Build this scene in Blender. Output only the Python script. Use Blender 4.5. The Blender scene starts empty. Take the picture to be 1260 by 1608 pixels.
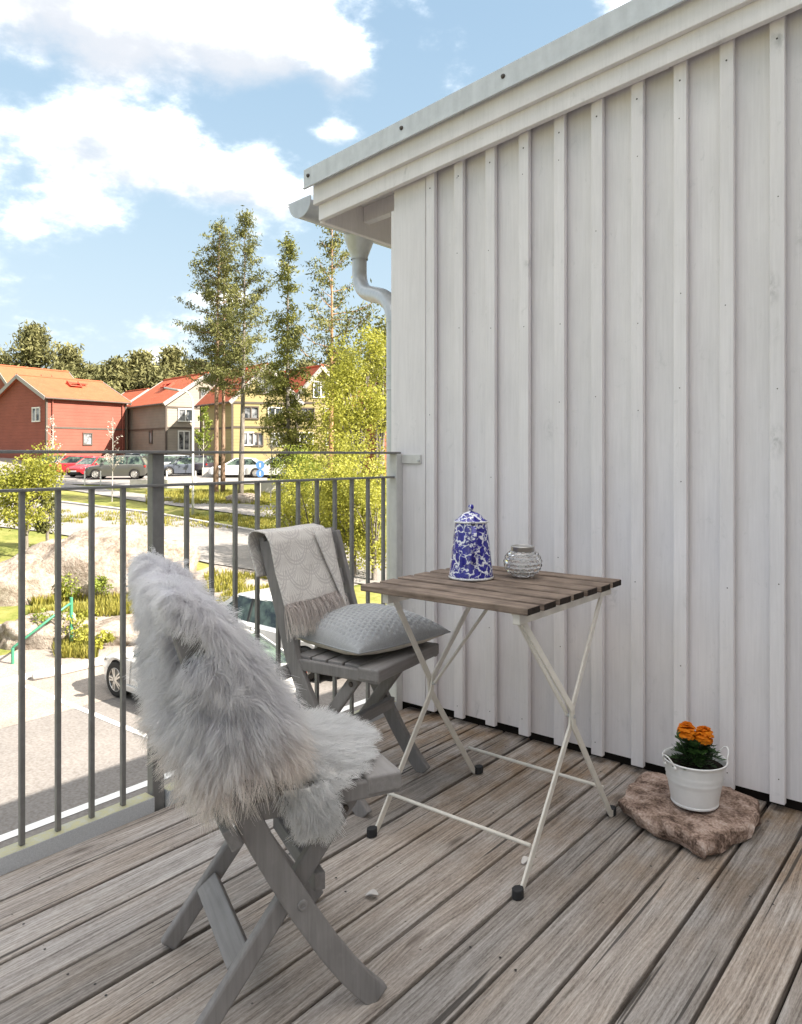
import bpy, math, random
import numpy as np
from mathutils import Vector, Matrix, Quaternion, noise as mn

random.seed(7); RNG = np.random.default_rng(11)
R = math.radians
scene = bpy.context.scene
COL = scene.collection

# ------------------------------------------------------------------ camera
F_PX, CX, HY, CAM_H = 1189.0, 630.0, 714.0, 1.1
CAM = (2.1123, -2.5698)
YAW = math.atan2(969, F_PX)
FW = (-math.sin(YAW), math.cos(YAW)); RT = (math.cos(YAW), math.sin(YAW))
cd = bpy.data.cameras.new('camera'); cam = bpy.data.objects.new('camera', cd); COL.objects.link(cam)
cam.location = (CAM[0], CAM[1], CAM_H); cam.rotation_euler = (R(90), 0, YAW)
cd.sensor_fit = 'HORIZONTAL'; cd.sensor_width = 36; cd.lens = 36 * F_PX / 1260
cd.shift_y = -(804 - HY) / 1260; cd.clip_start = .02; cd.clip_end = 3000
scene.camera = cam

# ------------------------------------------------------------------ light
SUN = Vector((1, .28, .77)).normalized()
SUN_STRENGTH, SKY_STRENGTH, EXPOSURE = 2.0, .15, 3.24
sl = bpy.data.lights.new('sun', 'SUN'); so = bpy.data.objects.new('sun', sl); COL.objects.link(so)
so.rotation_euler = SUN.to_track_quat('Z', 'Y').to_euler(); so.location = (20, 2, 20)
sl.energy = SUN_STRENGTH; sl.angle = R(.53); sl.color = (1, .94, .85)
scene.cycles.max_bounces = 28; scene.cycles.diffuse_bounces = 24; scene.cycles.transmission_bounces = 10; scene.cycles.glossy_bounces = 4
vs = scene.view_settings; vs.view_transform = 'Standard'; vs.look = 'None'; vs.gamma = 1; vs.exposure = EXPOSURE

def pix_dir(px, py):
    u, v = (px - CX) / F_PX, (HY - py) / F_PX
    x, y = FW[0] + u * RT[0], FW[1] + u * RT[1]
    return math.atan2(y, x), math.atan2(v, math.hypot(x, y))

world = bpy.data.worlds.new('World'); scene.world = world; world.use_nodes = True
def make_world():
    nt = world.node_tree; N = nt.nodes; L = nt.links; N.clear()
    out = N.new('ShaderNodeOutputWorld'); bg = N.new('ShaderNodeBackground'); L.new(bg.outputs[0], out.inputs[0])
    sky = N.new('ShaderNodeTexSky'); sky.sky_type = 'NISHITA'; sky.sun_disc = False
    sky.sun_elevation = math.asin(SUN.z); sky.sun_rotation = math.atan2(SUN.x, SUN.y)
    sky.air_density = 1.0; sky.dust_density = .7; sky.ozone_density = 2.2
    def m(op, a, b=None, c=None, clamp=False):
        n = N.new('ShaderNodeMath'); n.operation = op; n.use_clamp = clamp
        for i, q in enumerate((a, b, c)):
            if q is None: continue
            if isinstance(q, (int, float)): n.inputs[i].default_value = q
            else: L.new(q, n.inputs[i])
        return n.outputs[0]
    tc = N.new('ShaderNodeTexCoord'); d = tc.outputs['Generated']
    sp = N.new('ShaderNodeSeparateXYZ'); L.new(d, sp.inputs[0])
    x, y, z = sp.outputs
    az = m('ARCTAN2', y, x); el = m('ARCSINE', z)
    def noise(off, scale, det, rough=.55):
        mp = N.new('ShaderNodeMapping'); mp.inputs['Location'].default_value = off; mp.inputs['Scale'].default_value = (1, 1, 1.9)
        L.new(d, mp.inputs[0]); n = N.new('ShaderNodeTexNoise'); n.inputs['Scale'].default_value = scale
        n.inputs['Detail'].default_value = det; n.inputs['Roughness'].default_value = rough; L.new(mp.outputs[0], n.inputs['Vector'])
        return n.outputs[0]
    n1 = noise((0, 0, 0), 6.0, 9, .6); n2 = noise((.03, .0, .055), 6.0, 9, .6); nb = noise((3.1, 1.7, .4), 1.7, 3)
    # banks of cumulus: (px, py, half width, half height, amount)
    banks = [(120, -40, 200, 118, .80), (400, 70, 105, 68, .66), (545, 118, 62, 44, .50), (165, 215, 165, 56, .66), (345, 286, 125, 34, .48),
             (450, 318, 75, 38, .52), (528, 212, 42, 20, .36), (90, 520, 60, 26, .22), (330, 470, 160, 14, .2), (115, 325, 55, 22, .24), (850, 50, 90, 50, -.5)]
    tot = None; lit = None
    for px, py, w, h, a in banks:
        A, E_ = pix_dir(px, py); sw, sh = w / F_PX * .95, h / F_PX * .95
        dx = m('DIVIDE', m('SUBTRACT', az, A), sw); dy = m('DIVIDE', m('SUBTRACT', el, E_), sh)
        # flat bottoms: below the centre the bank ends sooner
        dyb = m('MULTIPLY', m('MINIMUM', dy, 0), .45)
        r2 = m('ADD', m('MULTIPLY', dx, dx), m('ADD', m('MULTIPLY', dy, dy), m('MULTIPLY', dyb, dyb)))
        g = m('MULTIPLY', m('POWER', 2.718, m('MULTIPLY', r2, -1)), a)
        tot = g if tot is None else m('ADD', tot, g)
        t = m('MULTIPLY', g, dy); lit = t if lit is None else m('ADD', lit, t)
    # scattered fair-weather cloud over the rest of the sky
    back = m('MULTIPLY', m('SUBTRACT', nb, .36), 1.3)
    far_az = m('SUBTRACT', 1, m('POWER', 2.718, m('MULTIPLY', m('POWER', m('DIVIDE', m('SUBTRACT', az, pix_dir(430, 300)[0]), .55), 2), -1)))
    # unseen cloud added overhead for fill light from above, breaks lower down
    hi = N.new('ShaderNodeMapRange'); hi.interpolation_type = 'SMOOTHSTEP'; L.new(el, hi.inputs[0]); hi.inputs[1].default_value = .62; hi.inputs[2].default_value = 1.0
    back = m('ADD', m('MULTIPLY', back, m('MAXIMUM', far_az, hi.outputs[0])), m('MULTIPLY', hi.outputs[0], .38))
    dens = m('ADD', m('ADD', tot, back), m('MULTIPLY', m('SUBTRACT', n1, .5), 1.55))
    al = N.new('ShaderNodeMapRange'); al.interpolation_type = 'SMOOTHERSTEP'; L.new(dens, al.inputs[0])
    al.inputs[1].default_value = .08; al.inputs[2].default_value = .74
    # light: upper parts and thin edges bright, bases grey
    sh = m('ADD', m('MULTIPLY', m('SUBTRACT', n1, n2), 1.05), m('MULTIPLY', lit, 1.25))
    ls = N.new('ShaderNodeMapRange'); L.new(sh, ls.inputs[0]); ls.inputs[1].default_value = -.38; ls.inputs[2].default_value = .16
    cc = N.new('ShaderNodeMix'); cc.data_type = 'RGBA'; L.new(m('POWER', ls.outputs[0], 2.6), cc.inputs[0])
    cc.inputs[6].default_value = (.62, .645, .69, 1); cc.inputs[7].default_value = (4.4, 4.2, 3.95, 1)
    mix = N.new('ShaderNodeMix'); mix.data_type = 'RGBA'; L.new(m('MULTIPLY', al.outputs[0], .95), mix.inputs[0])
    # tone curve: roll the clear-sky radiance off evenly in every direction
    def vm(op, a, b):
        n = N.new('ShaderNodeVectorMath'); n.operation = op
        for i, q in enumerate((a, b)):
            if isinstance(q, tuple): n.inputs[i].default_value = q
            else: L.new(q, n.inputs[i])
        return n.outputs[0]
    K = 1.4; den = vm('ADD', vm('DIVIDE', sky.outputs[0], (K,)*3), (1,)*3); soft = vm('MULTIPLY', vm('DIVIDE', sky.outputs[0], den), (.525, .585, .625))
    L.new(soft, mix.inputs[6]); L.new(cc.outputs[2], mix.inputs[7])
    L.new(mix.outputs[2], bg.inputs[0]); bg.inputs[1].default_value = SKY_STRENGTH
make_world()

# ------------------------------------------------------------------ helpers
def at(px, d):
    u = (px - CX) / F_PX
    return CAM[0] + d * (FW[0] + u * RT[0]), CAM[1] + d * (FW[1] + u * RT[1])
def ld(l, d):                    # metres to the side of / away from where one stands on the deck
    return CAM[0] + d * FW[0] + l * RT[0], CAM[1] + d * FW[1] + l * RT[1]
def to_ld(x, y):
    dx, dy = x - CAM[0], y - CAM[1]
    return dx * RT[0] + dy * RT[1], dx * FW[0] + dy * FW[1]

class MB:
    def __init__(s): s.v = []; s.f = []; s.m = []; s.uv = None
    def add(s, vs, fs, mi=0):
        o = len(s.v); s.v += [tuple(v) for v in vs]; s.f += [tuple(i + o for i in f) for f in fs]; s.m += [mi] * len(fs); return s
    def box(s, x0, x1, y0, y1, z0, z1, mi=0):
        return s.add([(x0,y0,z0),(x1,y0,z0),(x1,y1,z0),(x0,y1,z0),(x0,y0,z1),(x1,y0,z1),(x1,y1,z1),(x0,y1,z1)],
                     [(0,3,2,1),(4,5,6,7),(0,1,5,4),(1,2,6,5),(2,3,7,6),(3,0,4,7)], mi)
    def bar(s, a, b, w, h, side=(1,0,0), mi=0):
        a, b = Vector(a), Vector(b); t = (b - a).normalized(); sd = Vector(side); sd = (sd - t * sd.dot(t)).normalized(); up = t.cross(sd)
        q = [(-1,-1),(1,-1),(1,1),(-1,1)]
        vs = [p + sd * (w/2*i) + up * (h/2*j) for p in (a, b) for i, j in q]
        return s.add(vs, [(0,1,2,3),(7,6,5,4),(0,4,5,1),(1,5,6,2),(2,6,7,3),(3,7,4,0)], mi)
    def ribbonbar(s, pts, w, h, side=(1,0,0), mi=0):     # rectangular section along a bent path
        pts = [Vector(p) for p in pts]; sd0 = Vector(side); vs = []; n = len(pts)
        for i, p in enumerate(pts):
            t = (pts[min(i+1, n-1)] - pts[max(i-1, 0)]).normalized(); sd = (sd0 - t*sd0.dot(t)).normalized(); up = t.cross(sd)
            for a_, b_ in ((-1,-1),(1,-1),(1,1),(-1,1)): vs.append(p + sd*(w/2*a_) + up*(h/2*b_))
        fs = [(0,1,2,3), tuple(4*(n-1)+k for k in (3,2,1,0))]
        for i in range(n-1):
            for k in range(4): fs.append((4*i+k, 4*i+4+k, 4*i+4+(k+1)%4, 4*i+(k+1)%4))
        return s.add(vs, fs, mi)
    def tube(s, pts, r, seg=10, mi=0, cap=True):
        pts = [Vector(p) for p in pts]; n = len(pts); rr = r if isinstance(r, (list, tuple)) else [r]*n; vs = []
        t0 = (pts[1]-pts[0]).normalized(); u = t0.orthogonal().normalized()
        for i, p in enumerate(pts):
            t = (pts[min(i+1,n-1)] - pts[max(i-1,0)]).normalized(); u = (u - t*u.dot(t)).normalized(); w = t.cross(u)
            for k in range(seg):
                a = 2*math.pi*k/seg; vs.append(p + (u*math.cos(a) + w*math.sin(a))*rr[i])
        fs = [(i*seg+k, i*seg+(k+1)%seg, (i+1)*seg+(k+1)%seg, (i+1)*seg+k) for i in range(n-1) for k in range(seg)]
        if cap: fs += [tuple(range(seg-1,-1,-1)), tuple((n-1)*seg+k for k in range(seg))]
        return s.add(vs, fs, mi)
    def lathe(s, prof, seg=32, c=(0,0,0), mi=0):
        vs = [(c[0]+r*math.cos(2*math.pi*k/seg), c[1]+r*math.sin(2*math.pi*k/seg), c[2]+z) for r, z in prof for k in range(seg)]
        fs = [(i*seg+k, i*seg+(k+1)%seg, (i+1)*seg+(k+1)%seg, (i+1)*seg+k) for i in range(len(prof)-1) for k in range(seg)]
        return s.add(vs, fs, mi)
    def prism(s, poly, z0, z1, mi=0):
        n = len(poly); vs = [(x,y,z0) for x,y in poly] + [(x,y,z1) for x,y in poly]
        return s.add(vs, [tuple(range(n-1,-1,-1)), tuple(range(n,2*n))] + [(i,(i+1)%n,n+(i+1)%n,n+i) for i in range(n)], mi)
    def build(s, name, mats, parent=None, smooth=False, bevel=0, seg=2, angle=40, base=None):
        me = bpy.data.meshes.new(name)
        v = s.v
        if base is not None:
            inv = base.inverted(); v = [tuple(inv @ Vector(p)) for p in v]
        me.from_pydata(v, [], s.f)
        mats = mats if isinstance(mats, (list, tuple)) else [mats]
        for mt in mats: me.materials.append(mt)
        if len(mats) > 1: me.polygons.foreach_set('material_index', s.m)
        if smooth:
            me.polygons.foreach_set('use_smooth', [True]*len(s.f))
            if smooth == 'auto': me.set_sharp_from_angle(angle=R(angle))
        me.update()
        return link(name, me, parent, bevel, seg)
def link(name, me, parent=None, bevel=0, seg=2):
    o = bpy.data.objects.new(name, me); COL.objects.link(o)
    if parent is not None: o.parent = parent
    if bevel:
        b = o.modifiers.new('bevel', 'BEVEL'); b.width = bevel; b.segments = seg; b.limit_method = 'ANGLE'; b.angle_limit = R(35); b.use_clamp_overlap = True
        b.harden_normals = False
    return o
def thing(name, label, cat, loc=(0,0,0), rz=0, group=None):
    o = bpy.data.objects.new(name, None); COL.objects.link(o); o.location = loc; o.rotation_euler = (0,0,rz); o.empty_display_size = .1
    return tag(o, label, cat, group)
def tag(o, label=None, cat=None, group=None, kind=None):
    if label: o['label'] = label
    if cat: o['category'] = cat
    if group: o['group'] = group
    if kind: o['kind'] = kind
    return o
def basis(o): return Matrix.LocRotScale(o.location, o.rotation_euler, None)
def npmesh(name, verts, faces, mat, parent=None, col=None, smooth=False):
    """verts (n,3) array, faces (m,k) array of one polygon size, optional per-vertex colour"""
    me = bpy.data.meshes.new(name); n, (m_, k) = len(verts), faces.shape
    me.vertices.add(n); me.vertices.foreach_set('co', np.ascontiguousarray(verts, dtype=np.float32).ravel())
    me.loops.add(m_*k); me.loops.foreach_set('vertex_index', np.ascontiguousarray(faces, dtype=np.int32).ravel())
    me.polygons.add(m_); me.polygons.foreach_set('loop_start', np.arange(0, m_*k, k, dtype=np.int32))
    me.polygons.foreach_set('loop_total', np.full(m_, k, dtype=np.int32))
    if smooth: me.polygons.foreach_set('use_smooth', np.ones(m_, dtype=bool))
    me.update(calc_edges=True)
    if col is not None:
        a = me.color_attributes.new('tint', 'FLOAT_COLOR', 'POINT')
        c = np.ones((n,4), dtype=np.float32); c[:, :3] = col if col.ndim == 2 else col[:, None]
        a.data.foreach_set('color', c.ravel())
    me.materials.append(mat)
    return link(name, me, parent)

# ------------------------------------------------------------------ materials
class Mat:
    def __init__(s, name, rough=.6, spec=.4, metal=0):
        s.m = bpy.data.materials.new(name); s.m.use_nodes = True; s.nt = s.m.node_tree; s.N = s.nt.nodes; s.L = s.nt.links
        s.b = s.N['Principled BSDF']; s.b.inputs['Roughness'].default_value = rough; s.b.inputs['Metallic'].default_value = metal
        s.b.inputs['Specular IOR Level'].default_value = spec; s._c = None
    def coord(s, kind='Object', scale=(1,1,1), rnd=0, loc=(0,0,0), rot=(0,0,0)):
        if s._c is None: s._c = s.N.new('ShaderNodeTexCoord')
        mp = s.N.new('ShaderNodeMapping'); mp.inputs['Scale'].default_value = scale; mp.inputs['Location'].default_value = loc; mp.inputs['Rotation'].default_value = rot
        src = s._c.outputs[kind]
        if kind == 'World':
            pass
        if rnd:
            oi = s.N.new('ShaderNodeObjectInfo'); ad = s.N.new('ShaderNodeVectorMath'); ad.operation = 'ADD'
            sc = s.N.new('ShaderNodeVectorMath'); sc.operation = 'SCALE'; cb = s.N.new('ShaderNodeCombineXYZ')
            for i in range(3): s.L.new(oi.outputs['Random'], cb.inputs[i])
            s.L.new(cb.outputs[0], sc.inputs[0]); sc.inputs['Scale'].default_value = rnd
            s.L.new(src, ad.inputs[0]); s.L.new(sc.outputs[0], ad.inputs[1]); src = ad.outputs[0]
        s.L.new(src, mp.inputs[0]); return mp.outputs[0]
    def pos(s, scale=(1,1,1)):
        g = s.N.new('ShaderNodeNewGeometry'); mp = s.N.new('ShaderNodeMapping'); mp.inputs['Scale'].default_value = scale
        s.L.new(g.outputs['Position'], mp.inputs[0]); return mp.outputs[0]
    def noise(s, vec, scale, det=4, rough=.55, dist=0):
        n = s.N.new('ShaderNodeTexNoise'); s.L.new(vec, n.inputs['Vector']); n.inputs['Scale'].default_value = scale
        n.inputs['Detail'].default_value = det; n.inputs['Roughness'].default_value = rough; n.inputs['Distortion'].default_value = dist; return n.outputs[0]
    def vor(s, vec, scale, feat='F1', rnd=1):
        n = s.N.new('ShaderNodeTexVoronoi'); n.feature = feat; s.L.new(vec, n.inputs['Vector']); n.inputs['Scale'].default_value = scale
        n.inputs['Randomness'].default_value = rnd; return n
    def ramp(s, v, *stops, interp='LINEAR'):
        r = s.N.new('ShaderNodeValToRGB'); s.L.new(v, r.inputs[0]); e = r.color_ramp.elements; r.color_ramp.interpolation = interp
        while len(e) < len(stops): e.new(.5)
        for i, (p, c) in enumerate(stops):
            e[i].position = p; e[i].color = (*c, 1) if isinstance(c, (tuple, list)) else (c, c, c, 1)
        return r.outputs[0]
    def mix(s, f, a, b, mode='MIX'):
        n = s.N.new('ShaderNodeMix'); n.data_type = 'RGBA'; n.blend_type = mode
        for i, q in ((0, f), (6, a), (7, b)):
            if isinstance(q, (int, float)): n.inputs[i].default_value = q if i == 0 else (q, q, q, 1)
            elif isinstance(q, (tuple, list)): n.inputs[i].default_value = (*q, 1)
            else: s.L.new(q, n.inputs[i])
        return n.outputs[2]
    def math(s, op, a, b=None, clamp=False):
        n = s.N.new('ShaderNodeMath'); n.operation = op; n.use_clamp = clamp
        for i, q in enumerate((a, b)):
            if q is None: continue
            if isinstance(q, (int, float)): n.inputs[i].default_value = q
            else: s.L.new(q, n.inputs[i])
        return n.outputs[0]
    def rand(s): return s.N.new('ShaderNodeObjectInfo').outputs['Random']
    def color(s, c):
        if isinstance(c, (tuple, list)): s.b.inputs['Base Color'].default_value = (*c, 1)
        else: s.L.new(c, s.b.inputs['Base Color'])
        return s
    def bump(s, h, strength=.3, dist=.005):
        n = s.N.new('ShaderNodeBump'); s.L.new(h, n.inputs['Height']); n.inputs['Strength'].default_value = strength; n.inputs['Distance'].default_value = dist
        s.L.new(n.outputs[0], s.b.inputs['Normal']); return s
    def rough(s, v): s.L.new(v, s.b.inputs['Roughness']); return s

def simple(name, c, rough=.6, spec=.4, metal=0, var=.08, scale=6, bump=0):
    m = Mat(name, rough, spec, metal); n = m.noise(m.coord(rnd=7), scale, 5)
    lo = tuple(max(0, q*(1-var)) for q in c); hi = tuple(min(1, q*(1+var)) for q in c)
    m.color(m.ramp(n, (.3, lo), (.7, hi)))
    if bump: m.bump(n, bump, .004)
    return m.m

def wood_deck():
    m = Mat('weathered deck wood', .82, .25)
    g = m.coord(scale=(1, .035, 1), rnd=23.0); w = m.coord(rnd=23.0); s2 = m.coord(scale=(1, .22, 1), rnd=11.0)
    # knots: stretched cells, far apart; the grain bends round them
    kv = m.vor(m.coord(scale=(9, 2.3, 9), rnd=31.0), 1.0); kd = kv.outputs['Distance']
    knot = m.ramp(kd, (.03, 1.0), (.13, 0.0)); ringy = m.ramp(kd, (.05, 1.0), (.42, 0.0))
    dist = m.N.new('ShaderNodeVectorMath'); dist.operation = 'MULTIPLY_ADD'
    cb = m.N.new('ShaderNodeCombineXYZ'); m.L.new(ringy, cb.inputs[0]); m.L.new(cb.outputs[0], dist.inputs[0])
    dist.inputs[1].default_value = (.014, 0, 0); m.L.new(g, dist.inputs[2])
    fine = m.noise(dist.outputs[0], 270, 6, .70, .15); mid = m.noise(dist.outputs[0], 85, 4, .6, .35); broad = m.noise(s2, 9, 5, .6)
    wv = m.N.new('ShaderNodeTexWave'); wv.wave_type = 'BANDS'; wv.bands_direction = 'X'; m.L.new(dist.outputs[0], wv.inputs[0])
    wv.inputs['Scale'].default_value = 30; wv.inputs['Distortion'].default_value = 7; wv.inputs['Detail'].default_value = 4; wv.inputs['Detail Scale'].default_value = 1.4
    fleck = m.noise(m.coord(scale=(1, .16, 1), rnd=17.0), 430, 4, .72); gr = m.mix(.5, fine, mid); gr = m.mix(.30, gr, fleck); gr = m.mix(.045, gr, wv.outputs[0])
    c = m.ramp(gr, (.35, (.085, .072, .064)), (.45, (.27, .245, .226)), (.545, (.43, .400, .378)), (.66, (.62, .59, .57)))
    warm = m.ramp(broad, (.40, 0.0), (.70, 1.0))
    c = m.mix(m.math('MULTIPLY', warm, .30), c, m.mix(1.0, c, (.92, .72, .50), 'MULTIPLY'))
    # silvering: pale worn patches
    pale = m.ramp(m.noise(s2, 22, 5, .65), (.55, 0.0), (.72, 1.0)); c = m.mix(m.math('MULTIPLY', pale, .38), c, (.55, .535, .52))
    # damp, algae-stained ends near the house wall
    gp = m.N.new('ShaderNodeNewGeometry'); sx = m.N.new('ShaderNodeSeparateXYZ'); m.L.new(gp.outputs['Position'], sx.inputs[0])
    near = m.N.new('ShaderNodeMapRange'); m.L.new(sx.outputs[1], near.inputs[0]); near.inputs[1].default_value = -1.15; near.inputs[2].default_value = -.02
    st = m.ramp(m.noise(m.pos((1.6, 1, 1)), 4.5, 6, .65), (.42, 0.0), (.62, 1.0))
    stain = m.math('MULTIPLY', m.math('MULTIPLY', near.outputs[0], st), .95)
    c = m.mix(stain, c, m.mix(1.0, c, (.70, .54, .38), 'MULTIPLY'))
    c = m.mix(m.math('MULTIPLY', knot, .75), c, (.10, .082, .072)); 
    pr = m.ramp(m.rand(), (0, (.72,.71,.70)), (.35, (1.02,.97,.92)), (.7, (.90,.87,.85)), (1, (1.12,1.12,1.12))); c = m.mix(1.0, c, pr, 'MULTIPLY')
    # drying cracks
    ck = m.noise(m.coord(scale=(1, .016, 1), rnd=77.0), 60, 2, .5); crack = m.ramp(ck, (.675, 0.0), (.70, 1.0))
    c = m.mix(m.math('MULTIPLY', crack, .85), c, (.04, .034, .03))
    # specks of dirt
    sp = m.ramp(m.vor(w, 17).outputs['Distance'], (.035, 1.0), (.055, 0.0)); c = m.mix(m.math('MULTIPLY', sp, .7), c, (.04, .035, .03))
    m.color(c); m.bump(m.mix(m.math('MULTIPLY', crack, .8), gr, 0.0), .55, .004); return m.m

def wood_grey(name, lo, hi, axis=0, rough=.7):
    sc = [1, 1, 1]; sc[axis] = .05; m = Mat(name, rough, .3)
    g = m.coord(scale=tuple(sc), rnd=9.0); a = m.noise(g, 95, 5, .62, .5); b = m.noise(m.coord(rnd=9.0), 11, 5)
    k = m.mix(.4, a, b); c = m.ramp(k, (.33, lo), (.66, hi)); 
    wear = m.ramp(m.noise(m.coord(rnd=3.0), 26, 5, .7), (.60, 0.0), (.74, 1.0)); c = m.mix(m.math('MULTIPLY', wear, .22), c, tuple(q*1.35 for q in hi))
    m.color(c).bump(a, .22, .0015); return m.m

def wall_paint(name, base=(.745, .705, .71)):
    m = Mat(name, .72, .25)
    g = m.coord(scale=(1, 1, .045), rnd=13.0); o = m.coord(rnd=13.0)
    a = m.noise(g, 130, 5, .6, .3); b = m.noise(m.coord(scale=(1,1,.35), rnd=13.0), 7, 6, .62); cl = m.noise(m.coord(scale=(1,1,.6), rnd=29.0), 30, 6, .7, .8)
    c = m.ramp(b, (.32, tuple(q*.93 for q in base)), (.68, tuple(min(1, q*1.05) for q in base)))
    c = m.mix(.10, c, m.ramp(a, (.3, .35), (.7, .95)))
    kd = m.vor(m.coord(scale=(6, 6, 2.6), rnd=41.0), 1.0).outputs['Distance']
    halo = m.math('MULTIPLY', m.ramp(kd, (.04, 1.0), (.17, 0.0)), m.ramp(cl, (.42, 0.0), (.62, 1.0)))
    c = m.mix(m.math('MULTIPLY', halo, .8), c, (.44, .425, .42))
    bl = m.ramp(cl, (.60, 0.0), (.74, 1.0)); c = m.mix(m.math('MULTIPLY', bl, .42), c, (.50, .49, .485))
    fs = m.ramp(m.noise(o, 260, 3, .6), (.70, 0.0), (.77, 1.0)); c = m.mix(m.math('MULTIPLY', fs, .3), c, (.42, .40, .39))
    c = m.mix(1.0, c, m.ramp(m.rand(), (0, .945), (1, 1.03)), 'MULTIPLY')
    m.color(c).bump(m.mix(.5, a, cl), .20, .0022); return m.m

def leaf_mat(name, lo, hi, rough=.55, trans=.35):
    m = Mat(name, rough, .25); t = m.N.new('ShaderNodeAttribute'); t.attribute_name = 'tint'
    n = m.noise(m.coord(), .9, 3); c = m.ramp(m.mix(.65, n, t.outputs['Fac']), (.2, lo), (.8, hi)); m.color(c)
    tr = m.N.new('ShaderNodeBsdfTranslucent'); m.L.new(c, tr.inputs[0]); ms = m.N.new('ShaderNodeMixShader'); ms.inputs[0].default_value = trans
    out = m.N['Material Output']; m.L.new(m.b.outputs[0], ms.inputs[1]); m.L.new(tr.outputs[0], ms.inputs[2]); m.L.new(ms.outputs[0], out.inputs[0]); return m.m

def fur_mat(name, trans=.3, white=(1, 1, 1)):
    m = Mat(name, .75, .15); t = m.N.new('ShaderNodeAttribute'); t.attribute_name = 'tint'
    c = m.mix(1.0, t.outputs['Color'], white, 'MULTIPLY'); m.color(c)
    tr = m.N.new('ShaderNodeBsdfTranslucent'); m.L.new(c, tr.inputs[0]); ms = m.N.new('ShaderNodeMixShader'); ms.inputs[0].default_value = trans
    m.L.new(m.b.outputs[0], ms.inputs[1]); m.L.new(tr.outputs[0], ms.inputs[2]); m.L.new(ms.outputs[0], m.N['Material Output'].inputs[0]); return m.m

def ground_mat(name, cols, scale, bump=.4, rough=.95, fine=None, dist=.03):
    m = Mat(name, rough, .15); p = m.pos(); a = m.noise(p, scale, 7, .65); b = m.noise(p, scale*9, 4, .6)
    c = m.ramp(m.mix(.4, a, b), *[(.3 + .4*i/(len(cols)-1), q) for i, q in enumerate(cols)])
    if fine: c = m.mix(fine, c, m.ramp(m.noise(p, scale*40, 3), (.35, .08), (.65, .55)))
    m.color(c).bump(b, bump, dist); return m.m

def glass_mat(name, tint=(.92, .96, .95), rough=.0):
    m = Mat(name, rough, .5); m.b.inputs['Transmission Weight'].default_value = 1; m.b.inputs['IOR'].default_value = 1.48; m.color(tint); return m.m

def siding(name, c, pitch=.14, vertical=True):
    """painted panel cladding of a far house: fine joints as relief and colour"""
    m = Mat(name, .8, .2); o = m.coord(); sp = m.N.new('ShaderNodeSeparateXYZ'); m.L.new(o, sp.inputs[0])
    n = m.noise(o, .8, 5); base = m.ramp(n, (.3, tuple(q*.9 for q in c)), (.7, tuple(q*1.08 for q in c)))
    h = m.math('ADD', sp.outputs[0], sp.outputs[1]) if vertical else sp.outputs[2]
    fr = m.math('FRACT', m.math('DIVIDE', h, pitch)); j = m.ramp(fr, (0, 1.0), (.10, 0.0), (.9, 0.0), (1, 1.0))
    m.color(m.mix(m.math('MULTIPLY', j, .35), base, tuple(q*.55 for q in c))).bump(m.math('SUBTRACT', 1, j), .5, .02); return m.m

def tile_mat(name, c):
    m = Mat(name, .75, .25); o = m.coord(); n = m.noise(o, 1.1, 6, .65); n2 = m.noise(o, 14, 3)
    base = m.ramp(m.mix(.4, n, n2), (.3, tuple(q*.78 for q in c)), (.7, tuple(min(1, q*1.15) for q in c)))
    w = m.N.new('ShaderNodeTexWave'); w.bands_direction = 'Z'; w.wave_profile = 'SAW'; m.L.new(o, w.inputs[0]); w.inputs['Scale'].default_value = 1.0; w.inputs['Distortion'].default_value = .3
    m.color(base).bump(w.outputs[0], .6, .05); return m.m

M = {}
M['deck'] = wood_deck()
M['wall'] = wall_paint('white painted cladding'); M['trim'] = wall_paint('white painted trim board', (.765, .725, .725))
M['chair'] = wood_grey('grey stained chair wood', (.185, .172, .166), (.265, .25, .243), 2)
M['chair_x'] = wood_grey('grey stained chair slat', (.185, .172, .166), (.265, .25, .243), 0)
M['table'] = wood_grey('weathered brown table slat', (.055, .036, .026), (.33, .25, .195), 0, .75)
M['table_end'] = simple('dark slat end grain', (.035, .028, .024), .9, .1, 0, .3, 60)
M['cream'] = simple('cream painted steel', (.66, .62, .555), .42, .5, 0, .06, 30)
M['rubber'] = simple('black rubber', (.025, .025, .027), .7, .3)
M['galv'] = None
def galv(name, c, rough=.5, metal=.15):
    m = Mat(name, rough, .4, metal); o = m.coord(rnd=5.0); n = m.noise(o, 24, 5, .65); st = m.noise(m.coord(scale=(1,1,.12), rnd=5.0), 30, 4)
    c1 = m.ramp(m.mix(.5, n, st), (.3, tuple(q*.82 for q in c)), (.7, tuple(min(1, q*1.1) for q in c)))
    m.color(c1).bump(n, .08, .002); return m.m
M['galv'] = galv('galvanised flashing', (.56, .57, .58)); M['gutter'] = galv('grey coated gutter steel', (.50, .51, .525), .38, .25)
def rail_mat():
    m = Mat('grey railing steel', .5, .4, .1); o = m.coord(rnd=5.0); n = m.noise(o, 30, 5, .65); c = m.ramp(n, (.3, (.16, .155, .15)), (.7, (.215, .21, .203)))
    gm = m.ramp(m.noise(m.pos((1,1,.4)), 20, 5, .7), (.60, 0.0), (.75, 1.0)); c = m.mix(m.math('MULTIPLY', gm, .35), c, (.20, .19, .13))
    m.color(c).bump(n, .06, .002); return m.m
M['rail'] = rail_mat()
M['postw'] = galv('pale grey post steel', (.56, .55, .535), .5, .05)
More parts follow.
